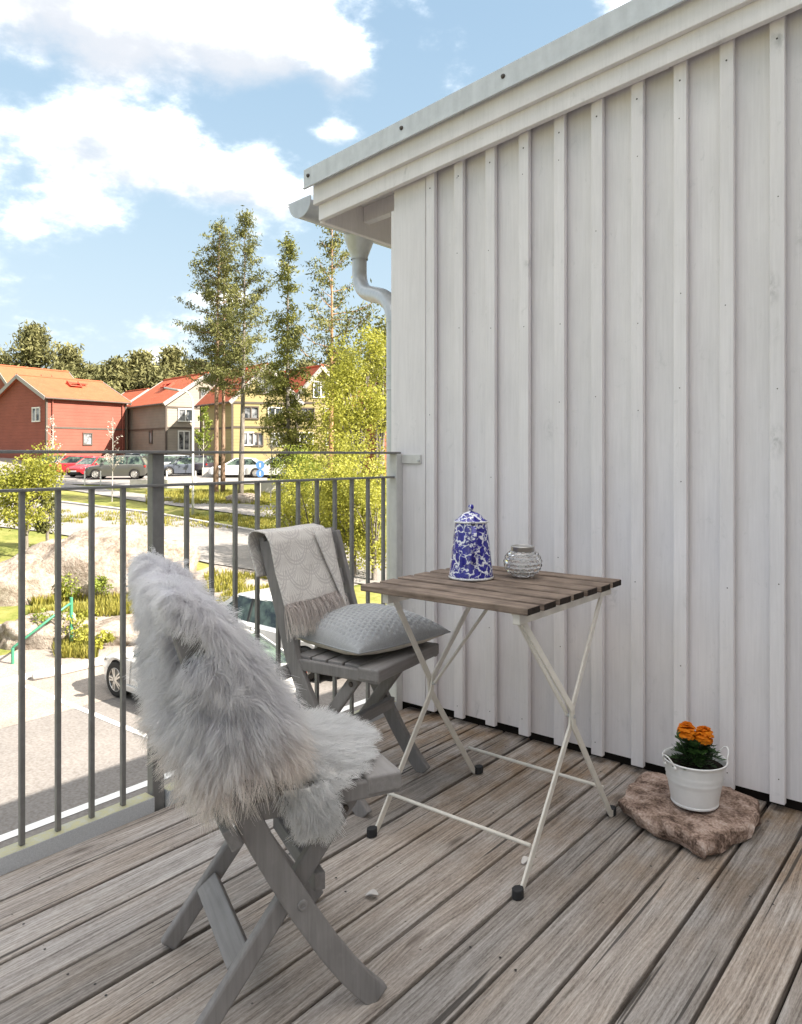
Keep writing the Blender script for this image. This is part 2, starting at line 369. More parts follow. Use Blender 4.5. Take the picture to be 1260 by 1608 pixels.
def channel_mat():
    m = Mat('galvanised channel with moss', .6, .35, .1); n = m.noise(m.pos(), 45, 6, .7); c = m.ramp(m.noise(m.pos(), 300, 3), (.3, (.44, .455, .475)), (.7, (.56, .575, .595)))
    g = m.N.new('ShaderNodeNewGeometry'); sp = m.N.new('ShaderNodeSeparateXYZ'); m.L.new(g.outputs['True Normal'], sp.inputs[0])
    up = m.ramp(sp.outputs[2], (.5, 0.0), (.9, 1.0)); ms = m.math('MULTIPLY', up, m.ramp(n, (.30, .35), (.6, 1.0)))
    m.color(m.mix(ms, c, m.ramp(n, (.3, (.30, .27, .11)), (.7, (.47, .44, .26))))).bump(n, .3, .004); return m.m
M['channel'] = channel_mat()
M['under'] = simple('shade-black backing timber', (.018, .015, .013), .9, .1)  # near-black colour stands in for shade in plank and wall gaps
M['nail'] = simple('rusty nail head', (.10, .085, .075), .6, .4, .5)
M['screw'] = simple('blackened deck screw', (.03, .027, .025), .6, .4, .3)
M['furback'] = fur_mat('long grey-white sheepskin wool', .7); M['furseat'] = fur_mat('white sheepskin wool', .7)
M['hide'] = simple('sheepskin hide', (.88, .86, .84), .9, .1)

# ------------------------------------------------------------------ terrain
PROF = [(0,-3.45),(17,-3.45),(22,-3.0),(26,-2.55),(33,-2.0),(36,-1.75),(40,-1.5),(46,-1.2),(50,-.95),(55,-.7),(65,-.45),(69,.7),(90,1.6),(140,3.5),(400,10),(1600,30)]
PD = [p[0] for p in PROF]; PZ = [p[1] for p in PROF]
def gz(x, y):
    l, d = to_ld(x, y)
    return float(np.interp(d, PD, PZ))
M['grass'] = ground_mat('grass and moss ground', [(.075,.078,.022), (.135,.150,.032), (.215,.200,.060), (.29,.235,.11)], .55, .8, .95)
M['asphalt'] = ground_mat('worn asphalt', [(.13,.113,.10), (.165,.145,.128), (.20,.176,.155)], .5, .35, .9, .12, .01)
M['road'] = ground_mat('pale worn road asphalt', [(.19,.172,.154), (.235,.213,.192), (.28,.256,.232)], .4, .3, .9, .1, .01)
M['gravel'] = ground_mat('pale gravel and bedrock', [(.17,.135,.103), (.255,.207,.165), (.34,.288,.236)], 1.2, .8, .95, .2)
M['kerb'] = ground_mat('granite kerb', [(.36,.33,.30), (.50,.47,.44)], 3, .4, .85)
M['linepaint'] = simple('white road paint', (.74, .72, .68), .7, .3, 0, .12, 9)
def make_ground():
    ls = [-900,-400,-200,-120,-80] + list(range(-60, 41, 4)) + [60,100,200,400,900]
    ds = [-300,-60,-20,0,6,12] + sorted(set(PD[1:]) | set(range(18, 90, 2))) 
    v = [(*ld(l, d), float(np.interp(d, PD, PZ))) for d in ds for l in ls]; n = len(ls)
    f = [(j*n+i, j*n+i+1, (j+1)*n+i+1, (j+1)*n+i) for j in range(len(ds)-1) for i in range(n-1)]
    tag(MB().add(v, f).build('ground', M['grass'], smooth=True), kind='structure')
make_ground()
def sheet(name, left, right, off, mat, sub=14, across=4):
    """a strip between two polylines laid over the terrain"""
    def res(pl):
        pl = [Vector((*p, 0)) for p in pl]; sg = [(pl[i+1]-pl[i]).length for i in range(len(pl)-1)]; T = sum(sg); out = []
        for k in range(sub+1):
            t = T*k/sub; i = 0
            while i < len(sg)-1 and t > sg[i]: t -= sg[i]; i += 1
            out.append(pl[i].lerp(pl[i+1], min(1, t/sg[i])))
        return out
    A, B = res(left), res(right); v = []
    for a, b in zip(A, B):
        for k in range(across+1):
            p = a.lerp(b, k/across); v.append((p.x, p.y, gz(p.x, p.y) + off))
    w = across+1; f = [(j*w+i, j*w+i+1, (j+1)*w+i+1, (j+1)*w+i) for j in range(sub) for i in range(across)]
    return tag(MB().add(v, f).build(name, mat, smooth=True), kind='structure')
LOT_X = -13.4
tag(MB().add([(LOT_X,-14,-3.445),(-.2,-14,-3.445),(-.2,13,-3.445),(LOT_X,13,-3.445)], [(0,1,2,3)]).build('car_park', M['asphalt']), kind='structure')
tag(MB().add([(LOT_X,-14,-3.44),(LOT_X+2.7,-14,-3.44),(LOT_X+2.3,13,-3.44),(LOT_X,13,-3.44)], [(0,1,2,3)]).build('gravel_verge', M['gravel']), kind='structure')
# sloping paths beyond the car park
sheet('gravel_path', [(LOT_X-.1,-8),(LOT_X-.1,16)], [(-17.2,-6),(-15.6,5),(-18.5,12),(-20,18)], .02, M['gravel'], 40, 10)
def P2(*a): return [at(px, d) for px, d in a]
sheet('road', P2((-140,47),(100,40),(250,35.6),(430,30.5),(520,28.6),(700,26)), P2((-180,36),(60,31.5),(180,29),(330,25.5),(440,24.2),(640,22.5)), .05, M['road'], 60, 14)
sheet('footpath', P2((-60,58),(120,50),(230,44.5),(330,40.5),(420,39),(560,40)), P2((-60,52),(120,46.5),(230,40.5),(330,37.2),(420,34.8),(560,35.5)), .05, M['road'], 50, 8)
sheet('far_car_park', P2((-160,66),(60,66),(250,66),(420,66)), P2((-160,51),(60,51),(250,49.5),(420,51)), .06, M['road'], 40, 16)
sheet('house_forecourt', P2((-200,74),(60,70.5),(260,69.6),(520,68.5)), P2((-200,66.2),(60,66.2),(260,66.2),(520,66.2)), .05, M['gravel'], 40, 16)
def kerb_line(name, pl, w=.14, h=.12, sub=60):
    A = []
    pl = [Vector((*p, 0)) for p in pl]; sg = [(pl[i+1]-pl[i]).length for i in range(len(pl)-1)]; T = sum(sg); pts = []
    for k in range(sub+1):
        t = T*k/sub; i = 0
        while i < len(sg)-1 and t > sg[i]: t -= sg[i]; i += 1
        p = pl[i].lerp(pl[i+1], min(1, t/sg[i])); pts.append((p.x, p.y, gz(p.x, p.y) + h/2 - .02))
    return tag(MB().ribbonbar(pts, w, h + .06, (1, .3, 0)).build(name, M['kerb']), kind='structure')
kerb_line('road_kerb', P2((-140,47.2),(100,40.1),(250,35.7),(430,30.6),(520,28.7),(700,26.1)))
kerb_line('car_park_kerb', [(LOT_X-.05,-14),(LOT_X-.05,13)], .12, .10)
tag(MB().add([(-7.29,-14,-3.436),(-7.13,-14,-3.436),(-7.13,13,-3.436),(-7.29,13,-3.436)], [(0,1,2,3)]).build('lane_line', M['linepaint']), kind='structure')
for i, y in enumerate((4.3, 6.75, 9.2)):
    tag(MB().add([(-13.0,y-.055,-3.436),(-7.4,y-.055,-3.436),(-7.4,y+.055,-3.436),(-13.0,y+.055,-3.436)], [(0,1,2,3)]).build('bay_line', M['linepaint']), kind='structure')

# ------------------------------------------------------------------ balcony deck
deck = tag(MB().box(.05, 4.58, -4.2, .04, -.34, -.11).build('balcony_deck', M['under']), kind='structure')
g0, pitch = .165, .1215
def plank_mesh(w, L):
    return MB().box(-w/2, w/2, -L/2, L/2, -.028, 0)
pm = None
for k in range(-1, 36):
    xa, xb = g0 + pitch*k, g0 + pitch*(k+1)
    w = pitch - .0088 - random.uniform(0, .0022)
    o = plank_mesh(w, 4.24 if k % 2 else 4.235).build('plank', M['deck'], deck, bevel=.0028, seg=2)
    o.location = ((xa+xb)/2, -2.08 - (.0 if k % 3 else .006), random.uniform(-.0012, .0012)); o.rotation_euler = (0, random.uniform(-.004, .004), random.uniform(-.0004, .0004))
# screw heads in rows over the joists
sc = MB()
for k in range(-1, 24):
    xa = g0 + pitch*k
    for yj in (-.10, -.58, -1.17, -1.76, -2.3):
        for dx in (.026, .094):
            if random.random() < .42:
                x, y = xa + dx + random.uniform(-.006, .006), yj + random.uniform(-.02, .02)
                sc.add([(x+.0031*math.cos(a), y+.0031*math.sin(a), .0022) for a in [i*math.pi/4 for i in range(8)]], [tuple(range(8))])
o = sc.build('screw_heads', M['screw'], deck); o['kind'] = 'stuff'

# ------------------------------------------------------------------ the house
house = thing('house', 'white house with vertical board and batten cladding beside the balcony', 'house', (0, 0, -3.45)); HB = basis(house)
def part(mb, name, mat, parent, **kw): return mb.build(name, mat, parent, base=HB, **kw)
SL = .1225
def zb(x): return 2.2395 + SL*x           # underside of the lower rake board
core = MB(); X1 = 9.0
core.add([(.004,.022,-3.45),(X1,.022,-3.45),(X1,.022,zb(X1)+.05),(.004,.022,zb(0)+.05),(.004,16,-3.45),(X1,16,-3.45),(X1,16,zb(X1)+.05),(.004,16,zb(0)+.05)],
         [(0,1,2,3),(5,4,7,6),(4,0,3,7),(1,5,6,2),(3,2,6,7),(4,5,1,0)])
wall = part(core, 'wall', M['under'], house)
lefts = [.181,.325,.476,.627,.777,.925,1.073,1.220,1.368] + [1.368+.1485*i for i in range(1, 12)]
BW = .043
def slant(x0, x1, y0, y1, z0, zf, tap=None):
    return MB().add([(x0,y0,z0),(x1,y0,z0),(x1,y1,z0),(x0,y1,z0),(x0,y0,zf(x0)),(x1,y0,zf(x1)),(x1,y1,zf(x1)),(x0,y1,zf(x0))],
                    [(0,3,2,1),(4,5,6,7),(0,1,5,4),(1,2,6,5),(2,3,7,6),(3,0,4,7)])
topz = lambda x: zb(x) + .05
part(slant(0, .172, -.026, 0, .032, topz), 'corner_board', M['wall'], wall, bevel=.0025)
for i, xl in enumerate(lefts):
    dz = random.uniform(-.004, .004)
    bt = slant(xl, xl+BW, -.034, -.0120, .027+dz, topz); c_ = slant(xl+.0015, xl+BW-.020, -.0123, -.0005, .030+dz, topz); bt.add(c_.v, c_.f)
    part(bt, 'batten', M['wall'], wall, bevel=.0022)
    xa = xl + .012; xb = (lefts[i+1] + BW - .012) if i+1 < len(lefts) else xl + .16
    part(slant(xa, xb, 0, .021, .036+random.uniform(-.003,.003), topz), 'cladding_board', M['wall'], wall)
part(slant(.1, .181+.02, .001, .021, .036, topz), 'cladding_board', M['wall'], wall)
nl = MB()
for xl in lefts:
    zz = .09
    while zz < zb(xl):
        if random.random() < .8:
            x, z = xl + BW/2 + random.uniform(-.006,.006), zz + random.uniform(-.02,.02)
            nl.add([(x+.0022*math.cos(a), -.0346, z+.0022*math.sin(a)) for a in [i*math.pi/3 for i in range(6)]], [tuple(range(6))])
        zz += random.choice((.31, .58, .6))
    z = zb(xl) - .045; nl.add([(xl+BW/2+.0034*math.cos(a), -.0346, z+.0034*math.sin(a)) for a in [i*math.pi/3 for i in range(6)]], [tuple(range(6))])
o = part(nl, 'nail_heads', M['nail'], wall); o['kind'] = 'stuff'
part(MB().box(-.022, -.002, -.020, .13, -3.4, 2.17), 'corner_trim', M['trim'], wall, bevel=.002)
part(MB().box(-.006, .002, .14, 15.9, -3.4, 2.2), 'side_cladding', M['wall'], wall)
for i in range(60):
    part(MB().box(-.022, -.0065, .26+.2*i, .30+.2*i, -3.4, 2.2), 'side_batten', M['trim'], wall)
part(slant(-.006, 3.0, .003, .02, -3.45, lambda x: -.30), 'lower_wall', M['wall'], wall)
# roof
def rake(x0, x1, y0, y1, a, b):
    return MB().add([(x0,y0,zb(x0)+a),(x1,y0,zb(x1)+a),(x1,y1,zb(x1)+a),(x0,y1,zb(x0)+a),(x0,y0,zb(x0)+b),(x1,y0,zb(x1)+b),(x1,y1,zb(x1)+b),(x0,y1,zb(x0)+b)],
                    [(0,3,2,1),(4,5,6,7),(0,1,5,4),(1,2,6,5),(2,3,7,6),(3,0,4,7)])
roof = part(rake(-.428, X1, -.079, 16.2, .155, .20), 'roof', M['galv'], house)
part(rake(-.412, X1, -.080, -.053, 0, .150), 'rake_board', M['trim'], roof, bevel=.003)
part(rake(-.422, X1, -.106, -.0805, .070, .19), 'rake_board', M['trim'], roof, bevel=.003)
part(rake(-.455, X1, -.134, -.128, .146, .236), 'flashing', M['galv'], roof, bevel=.001)
part(rake(-.455, X1, -.1275, -.02, .228, .235), 'flashing', M['galv'], roof)
part(rake(-.455, X1, -.140, -.1345, .146, .152), 'flashing_lip', M['galv'], roof)
for x in (-.425, .13, .62):
    z = zb(x) + .20; MB().lathe([(0,.008),(.006,.007),(.009,.002),(.0095,0)], 10).build('screw', M['nail'], roof).matrix_local = Matrix.Translation((x, -.1345, z+3.45)) @ Matrix.Rotation(R(90), 4, 'X')
for i in range(9):                                   # short lookout blocks between rake board and wall
    x = .05 + i*.29 + random.uniform(-.04,.04); part(rake(x, x+.27, -.0525, -.0362, .010+random.uniform(-.003,.003), .06), 'soffit_block', M['trim'], roof)
part(MB().box(-.43, -.402, -.0525, 16.1, 2.187, 2.335), 'eave_board', M['trim'], roof, bevel=.003)
for i in range(4):
    xa = -.400 + .1005*i; part(rake(xa, xa+.098, -.052, 16.0, .135, .154), 'soffit_board', M['trim'], roof, bevel=.002)
for y in (.22, .82, 1.42, 2.02):
    part(MB().add([(-.401,y,zb(-.4)+.06),(-.003,y,zb(0)+.045),(-.003,y+.045,zb(0)+.045),(-.401,y+.045,zb(-.4)+.06),(-.401,y,zb(-.4)+.134),(-.003,y,zb(0)+.134),(-.003,y+.045,zb(0)+.134),(-.401,y+.045,zb(-.4)+.134)],
         [(0,3,2,1),(4,5,6,7),(0,1,5,4),(1,2,6,5),(2,3,7,6),(3,0,4,7)]), 'rafter', M['trim'], roof)
# gutter: half-round trough along the eave
GX, GZ, GR = -.560, 2.312, .074
g = MB(); n = 14
ring = []
for k in range(n+1):
    a = math.pi + math.pi*k/n; ring.append((GX+GR*math.cos(a), GZ+GR*math.sin(a)))
ring = [(ring[0][0]-.012, ring[0][1]+.006), (ring[0][0]-.014, ring[0][1]-.006)] + ring
inner = [(GX+(x-GX)*.965, GZ+(z-GZ)*.965+.001) for x, z in ring]
m_ = len(ring); vs_ = [(x,y,z) for y in (-.055, 16.0) for x, z in ring+inner]
fs_ = []
for k in range(m_-1):
    fs_ += [(k, k+1, 2*m_+k+1, 2*m_+k), (m_+k+1, m_+k, 3*m_+k, 3*m_+k+1)]
fs_ += [(m_-1, 2*m_-1, 4*m_-1, 3*m_-1), (0, 2*m_, 3*m_, m_)] + [(k, m_+k, m_+k+1, k+1) for k in range(m_-1)]
g.add(vs_, fs_); gut = part(g, 'gutter', M['gutter'], house, smooth='auto')
cap = MB(); cv = [(GX-GR-.014, GZ+.006)] + [(GX+1.02*GR*math.cos(math.pi+math.pi*k/n), GZ+1.02*GR*math.sin(math.pi+math.pi*k/n)) for k in range(n+1)] + [(GX+GR, GZ+.02)]
q = len(cv); cap.add([(x,y,z) for y in (-.062,-.0555) for x, z in cv], [tuple(range(q)), tuple(range(2*q-1,q-1,-1))] + [(k, q+k, q+(k+1)%q, (k+1)%q) for k in range(q)])
part(cap, 'end_cap', M['gutter'], gut, bevel=.0015)
# downpipe with funnel and swan neck
FX, FY = -.560, .365
def arc(p0, p1, p2, n=8): return [tuple(Vector(p0).lerp(p1, t).lerp(Vector(p1).lerp(p2, t), t)) for t in [i/n for i in range(n+1)]]
PXc, PYc = -.082, .075
path = [(FX,FY,2.14)] + arc((FX,FY,2.06), (FX,FY,1.955), (FX+.16,FY-.10,1.905), 10) + arc((FX+.30,FY-.18,1.862), (PXc,PYc,1.80), (PXc,PYc,1.70), 10) 
pipe = part(MB().tube(path, .0385, 28), 'downpipe', M['gutter'], house, smooth='auto')
part(MB().tube([(PXc,PYc,1.705),(PXc,PYc,-3.4)], .0365, 28), 'pipe_length', M['gutter'], pipe, smooth='auto')
for z in (1.46, 1.395): part(MB().tube([(PXc,PYc,z-.004),(PXc,PYc,z),(PXc,PYc,z+.004)], [.0368,.0395,.0368], 28), 'collar_ring', M['gutter'], pipe, smooth='auto')
part(MB().tube([(PXc,PYc,1.39),(PXc,PYc,1.465)], .0375, 28), 'pipe_clip', M['gutter'], pipe, smooth='auto')
part(MB().lathe([(.045,-.005),(.045,.012),(.062,.055),(.078,.10),(.08,.135),(.074,.135),(.055,.05),(.04,.0)], 28, (FX,FY,2.125)), 'funnel', M['gutter'], pipe, smooth='auto')
for y in (.06, .66, 1.3): part(MB().bar((FX-GR,y,GZ+.002), (-.43,y,GZ+.012), .028, .004, (0,1,0)), 'gutter_bracket', M['gutter'], gut)
# unseen wing of the house on the right, sized to keep sun off the deck
wing = MB(); wing.box(4.6, 11.0, -9.0, 7.0, -3.40, 4.6); part(wing, 'side_wing', M['wall'], house)
wr = MB(); wr.add([(4.3,-9.3,4.605),(7.8,-9.3,5.6),(11.3,-9.3,4.605),(4.3,7.3,4.605),(7.8,7.3,5.6),(11.3,7.3,4.605)], [(0,1,4,3),(1,2,5,4),(0,2,1),(3,4,5),(0,3,5,2)])
part(wr, 'wing_roof', M['galv'], house)
part(MB().box(.35, 4.59, -9.0, -.0, -3.45, -.36), 'lower_storey', M['wall'], house)

# ------------------------------------------------------------------ railing
rail = thing('balcony_railing', 'grey steel railing with thin upright bars along the deck edge', 'railing', (.025, -1.2, 0)); RB = basis(rail)
def rp(mb, name, mat, **kw): return mb.build(name, mat, rail, base=RB, **kw)
rp(MB().box(.002, .048, -4.2, -.036, 1.1035, 1.1125), 'top_rail', M['rail'], bevel=.002)
rp(MB().box(.011, .040, -4.2, -.069, 1.000, 1.008), 'mid_rail', M['rail'], bevel=.0015)
ch = rp(MB().box(-.002, .049, -4.2, -1.240, -.02, .045), 'bottom_channel', M['channel'], bevel=.002)
rp(MB().box(-.002, .049, -1.188, -.069, -.02, .045), 'bottom_channel', M['channel'], bevel=.002)
for yc in (-1.214, -3.3):
    rp(MB().box(-.002, .030, yc-.021, yc+.021, -.35, 1.103), 'post', M['rail'], bevel=.003)
rp(MB().box(.010, .050, -.068, -.0275, -.3, 1.103), 'post', M['postw'], bevel=.002)
bar = MB().box(-.0068, .0068, -.0068, .0068, .0, .955)
b0 = None
for yb in [-.128-.098*i for i in range(11)] + [-1.333-.0995*i for i in range(27)]:
    if abs(yb + 1.21) < .05 or abs(yb + 3.3) < .05: continue
    if b0 is None: b0 = bar.build('bar', M['rail'], rail, bevel=.001, seg=1); o = b0
    else: o = b0.copy(); COL.objects.link(o)
    o.location = (0, yb + 1.2, .0455)
br = rp(MB().box(.0505, .152, -.034, -.0272, 1.062, 1.1), 'wall_bracket', M['postw'], bevel=.0015)
o = MB().lathe([(0,.007),(.005,.007),(.0056,.004),(.0056,0)], 6).build('bolt', M['gutter'], br); o.location = (.143-.025, -.0342+1.2, 1.075); o.rotation_euler = (R(90),0,0)

# ------------------------------------------------------------------ folding table
TX0, TX1, TY0 = .562, 1.140, -.862
table = thing('folding_table', 'small folding table with weathered wooden slats and thin cream metal legs', 'table', (.85, -.57, 0)); TB = basis(table)
def tp(mb, name, mat, **kw): return mb.build(name, mat, kw.pop('parent', table), base=TB, **kw)
sm = MB().box(-(TX1-TX0)/2, (TX1-TX0)/2, -.0335, .0335, -.0095, .0095)
sm.m = [0,0,0,1,0,1]
s0 = None
for i in range(7):
    o = sm.build('slat', [M['table'], M['table_end']], table, bevel=.003)
    o.location = ((TX0+TX1)/2 - .85 + random.uniform(-.003,.003), TY0 + .034 + .0873*i + .57, .6955 + random.uniform(-.0015,.0015)); o.rotation_euler = (random.uniform(-.015,.015), 0, random.uniform(-.004,.004))
for x in (.650, 1.098):
    tp(MB().box(x-.011, x+.011, TY0+.012, TY0+.585, .656, .6855), 'support_bar', M['cream'], bevel=.002)
ZT = .664
def flat(pts, name='leg', w=.020, h=.0065, side=(1,0,0), parent=table): return tp(MB().ribbonbar(pts, h, w, side), name, M['cream'], bevel=.0012, seg=1, parent=parent)
for xl, sgn in ((.668, 1), (1.150, -1)):
    xc = xl
    cy, cz = -.642, .375
    yf, yb_ = -.905, -.397
    xo = xl - .0075*sgn
    # front foot to back top
    flat([(xl, yf-.022, .012), (xl, yf-.006, .012), (xl, yf+.004, .022), (xl, cy-.004, cz-.03), (xl, cy+.008, cz+.02), (.668 if sgn > 0 else 1.106, -.345, ZT)])
    # back foot to front top
    flat([(xo+.0, yb_+.022, .012), (xo, yb_+.006, .012), (xo, yb_-.004, .022), (xo, cy+.004, cz-.03), (xo, cy-.006, cz+.02), (.656 if sgn > 0 else 1.092, -.812, ZT)])
    tp(MB().tube([(xl-.012,cy,cz),(xl+.012,cy,cz)], .0055, 10), 'rivet', M['gutter'])
    # inner stay from the cross to under the top
    if sgn > 0: e = (xl+.135, -.44, ZT)
    else: e = (xl-.13, -.74, ZT)
    flat([(xl+.010*sgn, cy, cz), e], 'stay', .012, .006)
for y, z in ((-.868, .105), (-.432, .105)):
    tp(MB().tube([(.668,y,z),(1.150,y,z)], .0052, 12), 'stretcher', M['cream'], smooth=True)
for x in (.668, 1.150):
    for y in (-.930, -.372):
        tp(MB().prism([(x+.0145*math.cos(a), y+.018*math.sin(a)) for a in [i*math.pi/4+.39 for i in range(8)]], .0005, .024), 'foot_cap', M['rubber'], bevel=.002)

# ------------------------------------------------------------------ folding chairs
def make_chair(label, loc, facing, group, lean=.30):
    """local: X to the chair's right, Y forward, Z up, origin on the deck under the seat centre"""
    rz = math.atan2(facing[1], facing[0]) - math.pi/2
    c = thing('folding_chair', label, 'chair', (*loc, 0), rz, group)
    def y_up(z): return -.155 - lean*(z-.44)
    c1 = [( .124, .003), (.088, .040), (.054, .082), (.018, .132), (-.034, .214), (-.078, .290), (-.118, .365), (-.155, .44), (y_up(.60), .60), (y_up(.815), .815)]
    def curved(x, name):
        w, t = .050, .023; pts = [Vector((x, y, z)) for y, z in c1]
        return MB().ribbonbar(pts, t, w, (1,0,0)).build(name, M['chair'], c, bevel=.004)
    for x in (-.186, .186): curved(x, 'upright')
    for x in (-.158, .158):
        y0, z0, y1, z1 = .062, .396, -.236, .006
        MB().ribbonbar([(x,y0+.012,z0+.014),(x,y0,z0),(x,y1,z1)], .022, .040, (1,0,0)).build('rear_leg', M['chair'], c, bevel=.006)
        o = MB().lathe([(0,.004),(.0065,.004),(.0085,.001),(.0085,0)], 12).build('bolt', M['nail'], c); o.location = (x + (.0117 if x > 0 else -.0117), y0-.004, z0-.008); o.rotation_euler = (0, R(90 if x > 0 else -90), 0)
        xx = .1982 if x > 0 else -.1982
        o = MB().lathe([(0,.001),(.004,.001),(.0045,.003),(.009,.003),(.011,.0)], 14).build('bolt', M['chair'], c); o.location = (xx, -.040, .235); o.rotation_euler = (0, R(90 if x > 0 else -90), 0)
    for x in (-.156, .156):
        MB().box(x-.011, x+.011, -.165, .13, .405, .4365).build('seat_rail', M['chair'], c, bevel=.003)
    for x in (-.183,.183):
        s = -1 if x < 0 else 1
        if True: MB().box(min(x-.009, x+.009)-.0+0*s, x+.009, -.13, .172, .409, .445).build('seat_side', M['chair'], c, bevel=.004)
    ys = [-.128, -.064, .0, .064]
    for y in ys: MB().box(-.173, .173, y-.028, y+.028, .437, .4525).build('seat_slat', M['chair_x'], c, bevel=.003)
    MB().box(-.195, .195, .097, .175, .414, .4535).build('seat_front_slat', M['chair_x'], c, bevel=.006, seg=3)
    for z in (.565, .655, .745):
        y = y_up(z); o = MB().box(-.174, .174, -.008, .008, -.030, .030).build('back_slat', M['chair_x'], c, bevel=.003); o.location = (0, y, z); o.rotation_euler = (R(17), 0, 0)
    o = MB().box(-.198, .198, -.011, .011, -.024, .024).build('back_top_rail', M['chair_x'], c, bevel=.004); o.location = (0, y_up(.80)-.014, .805); o.rotation_euler = (R(17), 0, 0)
    # cross bars: behind the uprights under the seat, at the pivot, and between the rear legs
    o = MB().box(-.215, .215, -.011, .011, -.022, .022).build('cross_bar', M['chair_x'], c, bevel=.003); o.location = (0, y_up(.405)-.034, .398); o.rotation_euler = (R(26), 0, 0)
    MB().box(-.146, .146, .002, .026, .222, .258).build('cross_bar', M['chair_x'], c, bevel=.003)
    o = MB().box(-.147, .147, -.010, .010, -.026, .026).build('stretcher', M['chair_x'], c, bevel=.003); o.location = (0, -.148, .128); o.rotation_euler = (R(-52), 0, 0)
    return c
chair_b = make_chair('grey folding chair holding the dimpled cushion and folded throw blanket', (.428, -.690), (.989, .146), 'grey folding chairs on the deck')
chair_a = make_chair('grey folding chair draped with sheepskins, nearest the lens', (.885, -1.443), (.42, .9075), 'grey folding chairs on the deck')

# ------------------------------------------------------------------ sheepskins
def strands(roots, normals, lens, flow, name, mat, parent, rad=.00055, seg=5, clump=None, curl=.25, cols=None, grav=.9, stiff=.75):
    """tapered three-sided hairs; roots/normals/flow (n,3), clump = index of the lock each hair belongs to"""
    n = len(roots); P = np.zeros((n, seg+1, 3)); P[:, 0] = roots
    rnd = RNG.normal(size=(n, 3))*.16
    ck = RNG.normal(size=(clump.max()+1, 3))*curl if clump is not None else np.zeros((1,3)); ci = clump if clump is not None else np.zeros(n, int)
    ph = RNG.random(clump.max()+1)*6.28 if clump is not None else np.zeros(1)
    for k in range(seg):
        t = k/seg
        d = normals*(stiff*(1-t)**1.4) + flow*(.35+grav*t) + ck[ci]*(.35+1.0*t) + rnd
        wob = np.stack([np.sin(ph[ci]+t*5.0), np.cos(ph[ci]*1.7+t*4.1), np.sin(ph[ci]*2.3+t*3.3)], 1)*curl*.55*t
        d = d + wob; d /= np.linalg.norm(d, axis=1, keepdims=True)+1e-9
        P[:, k+1] = P[:, k] + d*(lens/seg)[:, None]
    if clump is not None:                               # pull the tips of a lock together
        cnt = np.bincount(ci, minlength=ci.max()+1).astype(float); cnt[cnt == 0] = 1
        for k in range(1, seg+1):
            ctr = np.stack([np.bincount(ci, weights=P[:, k, a], minlength=ci.max()+1)/cnt for a in range(3)], 1)
            w = .58*(k/seg)**.8; P[:, k] = P[:, k]*(1-w) + ctr[ci]*w
    T = P[:, 1:] - P[:, :-1]; T = np.concatenate([T, T[:, -1:]], 1); T /= np.linalg.norm(T, axis=2, keepdims=True)+1e-9
    ref = RNG.normal(size=(n, 1, 3)); U = np.cross(T, np.broadcast_to(ref, T.shape)); U /= np.linalg.norm(U, axis=2, keepdims=True)+1e-9; W = np.cross(T, U)
    rk = rad*(1-.72*(np.arange(seg+1)/seg)**1.2)*np.ones((n,1)); V = np.zeros((n, seg+1, 3, 3))
    for j in range(3):
        a = 2*math.pi*j/3; V[:, :, j] = P + (U*math.cos(a) + W*math.sin(a))*rk[:, :, None]
    base = (np.arange(n)*(seg+1)*3)[:, None, None]; k = np.arange(seg)[None, :, None]*3; j = np.arange(3)[None, None, :]; j2 = (j+1) % 3
    Fq = np.stack([base+k+j, base+k+j2, base+k+3+j2, base+k+3+j], -1).reshape(-1, 4)
    col = None
    if cols is not None:
        c0, c1 = cols; t = (np.arange(seg+1)/seg)[None, :, None, None]
        col = (c0[:, None, None, :]*(1-t) + c1[:, None, None, :]*t)*np.ones((1, 1, 3, 1)); col = col.reshape(-1, 3)
    return npmesh(name, V.reshape(-1, 3), Fq, mat, parent, col)

def y_up(z): return -.155 - .30*(z-.44)
def skin_point(u, v):
    """drape of the sheepskin over the backrest; u round it (0..1), v from the top edge (0) to the hem (1)"""
    ang = 2*math.pi*u; cx_, sy_ = math.cos(ang), math.sin(ang)
    ex = .206 + .032*v; ey = .034 + .052*min(1, v*1.5)**.9
    if sy_ > 0: ey *= 1.0 + .25*v                # seat side bulges more
    hem = .505 + .020*math.sin(3*ang+.5) + .02*max(0, sy_)
    top = .848 + .010*max(0, -cx_)
    z = top - (top-hem)*(v**1.05)
    if v < .07: ey *= (v/.07)**.5; ex *= .95 + .05*(v/.07)
    p = .72
    x = ex*math.copysign(abs(cx_)**p, cx_); y = ey*math.copysign(abs(sy_)**p, sy_)
    w = .012*mn.noise(Vector((x*9, y*9, z*9)))
    # the hide stands off the back behind the far corner: a leg of the skin flopping over the top
    lobe = math.exp(-((x+.16)/.07)**2) * math.exp(-((v-.12)/.16)**2)
    y += .015*lobe; z += .010*lobe
    if y < 0: y *= .55 + .45*v
    return Vector((x, y_up(z) + .030*math.sin(math.pi*min(1, max(0, (z-.40)/.44))) + y + w, z))
def gap(x, y, z):                                 # opening at the near top end where the chair back shows
    return x > .165 and .735 < z < .805 and abs(y - (y_up(z)+.002)) < .020*(1-abs((z-.77)/.045)**2*.6)
skin = thing('sheepskin', 'shaggy grey-white sheepskin hanging over the near chair backrest', 'sheepskin', chair_a.location.copy(), chair_a.rotation_euler.z, 'sheepskins on the near chair')
NU, NV = 96, 40
g = MB(); vs_ = [skin_point(i/NU, j/NV) for j in range(NV+1) for i in range(NU)]; fs_ = []
for j in range(NV):
    for i in range(NU):
        f = (j*NU+i, j*NU+(i+1)%NU, (j+1)*NU+(i+1)%NU, (j+1)*NU+i); c = sum((vs_[k] for k in f), Vector())/4
        if not gap(*c): fs_.append(f)
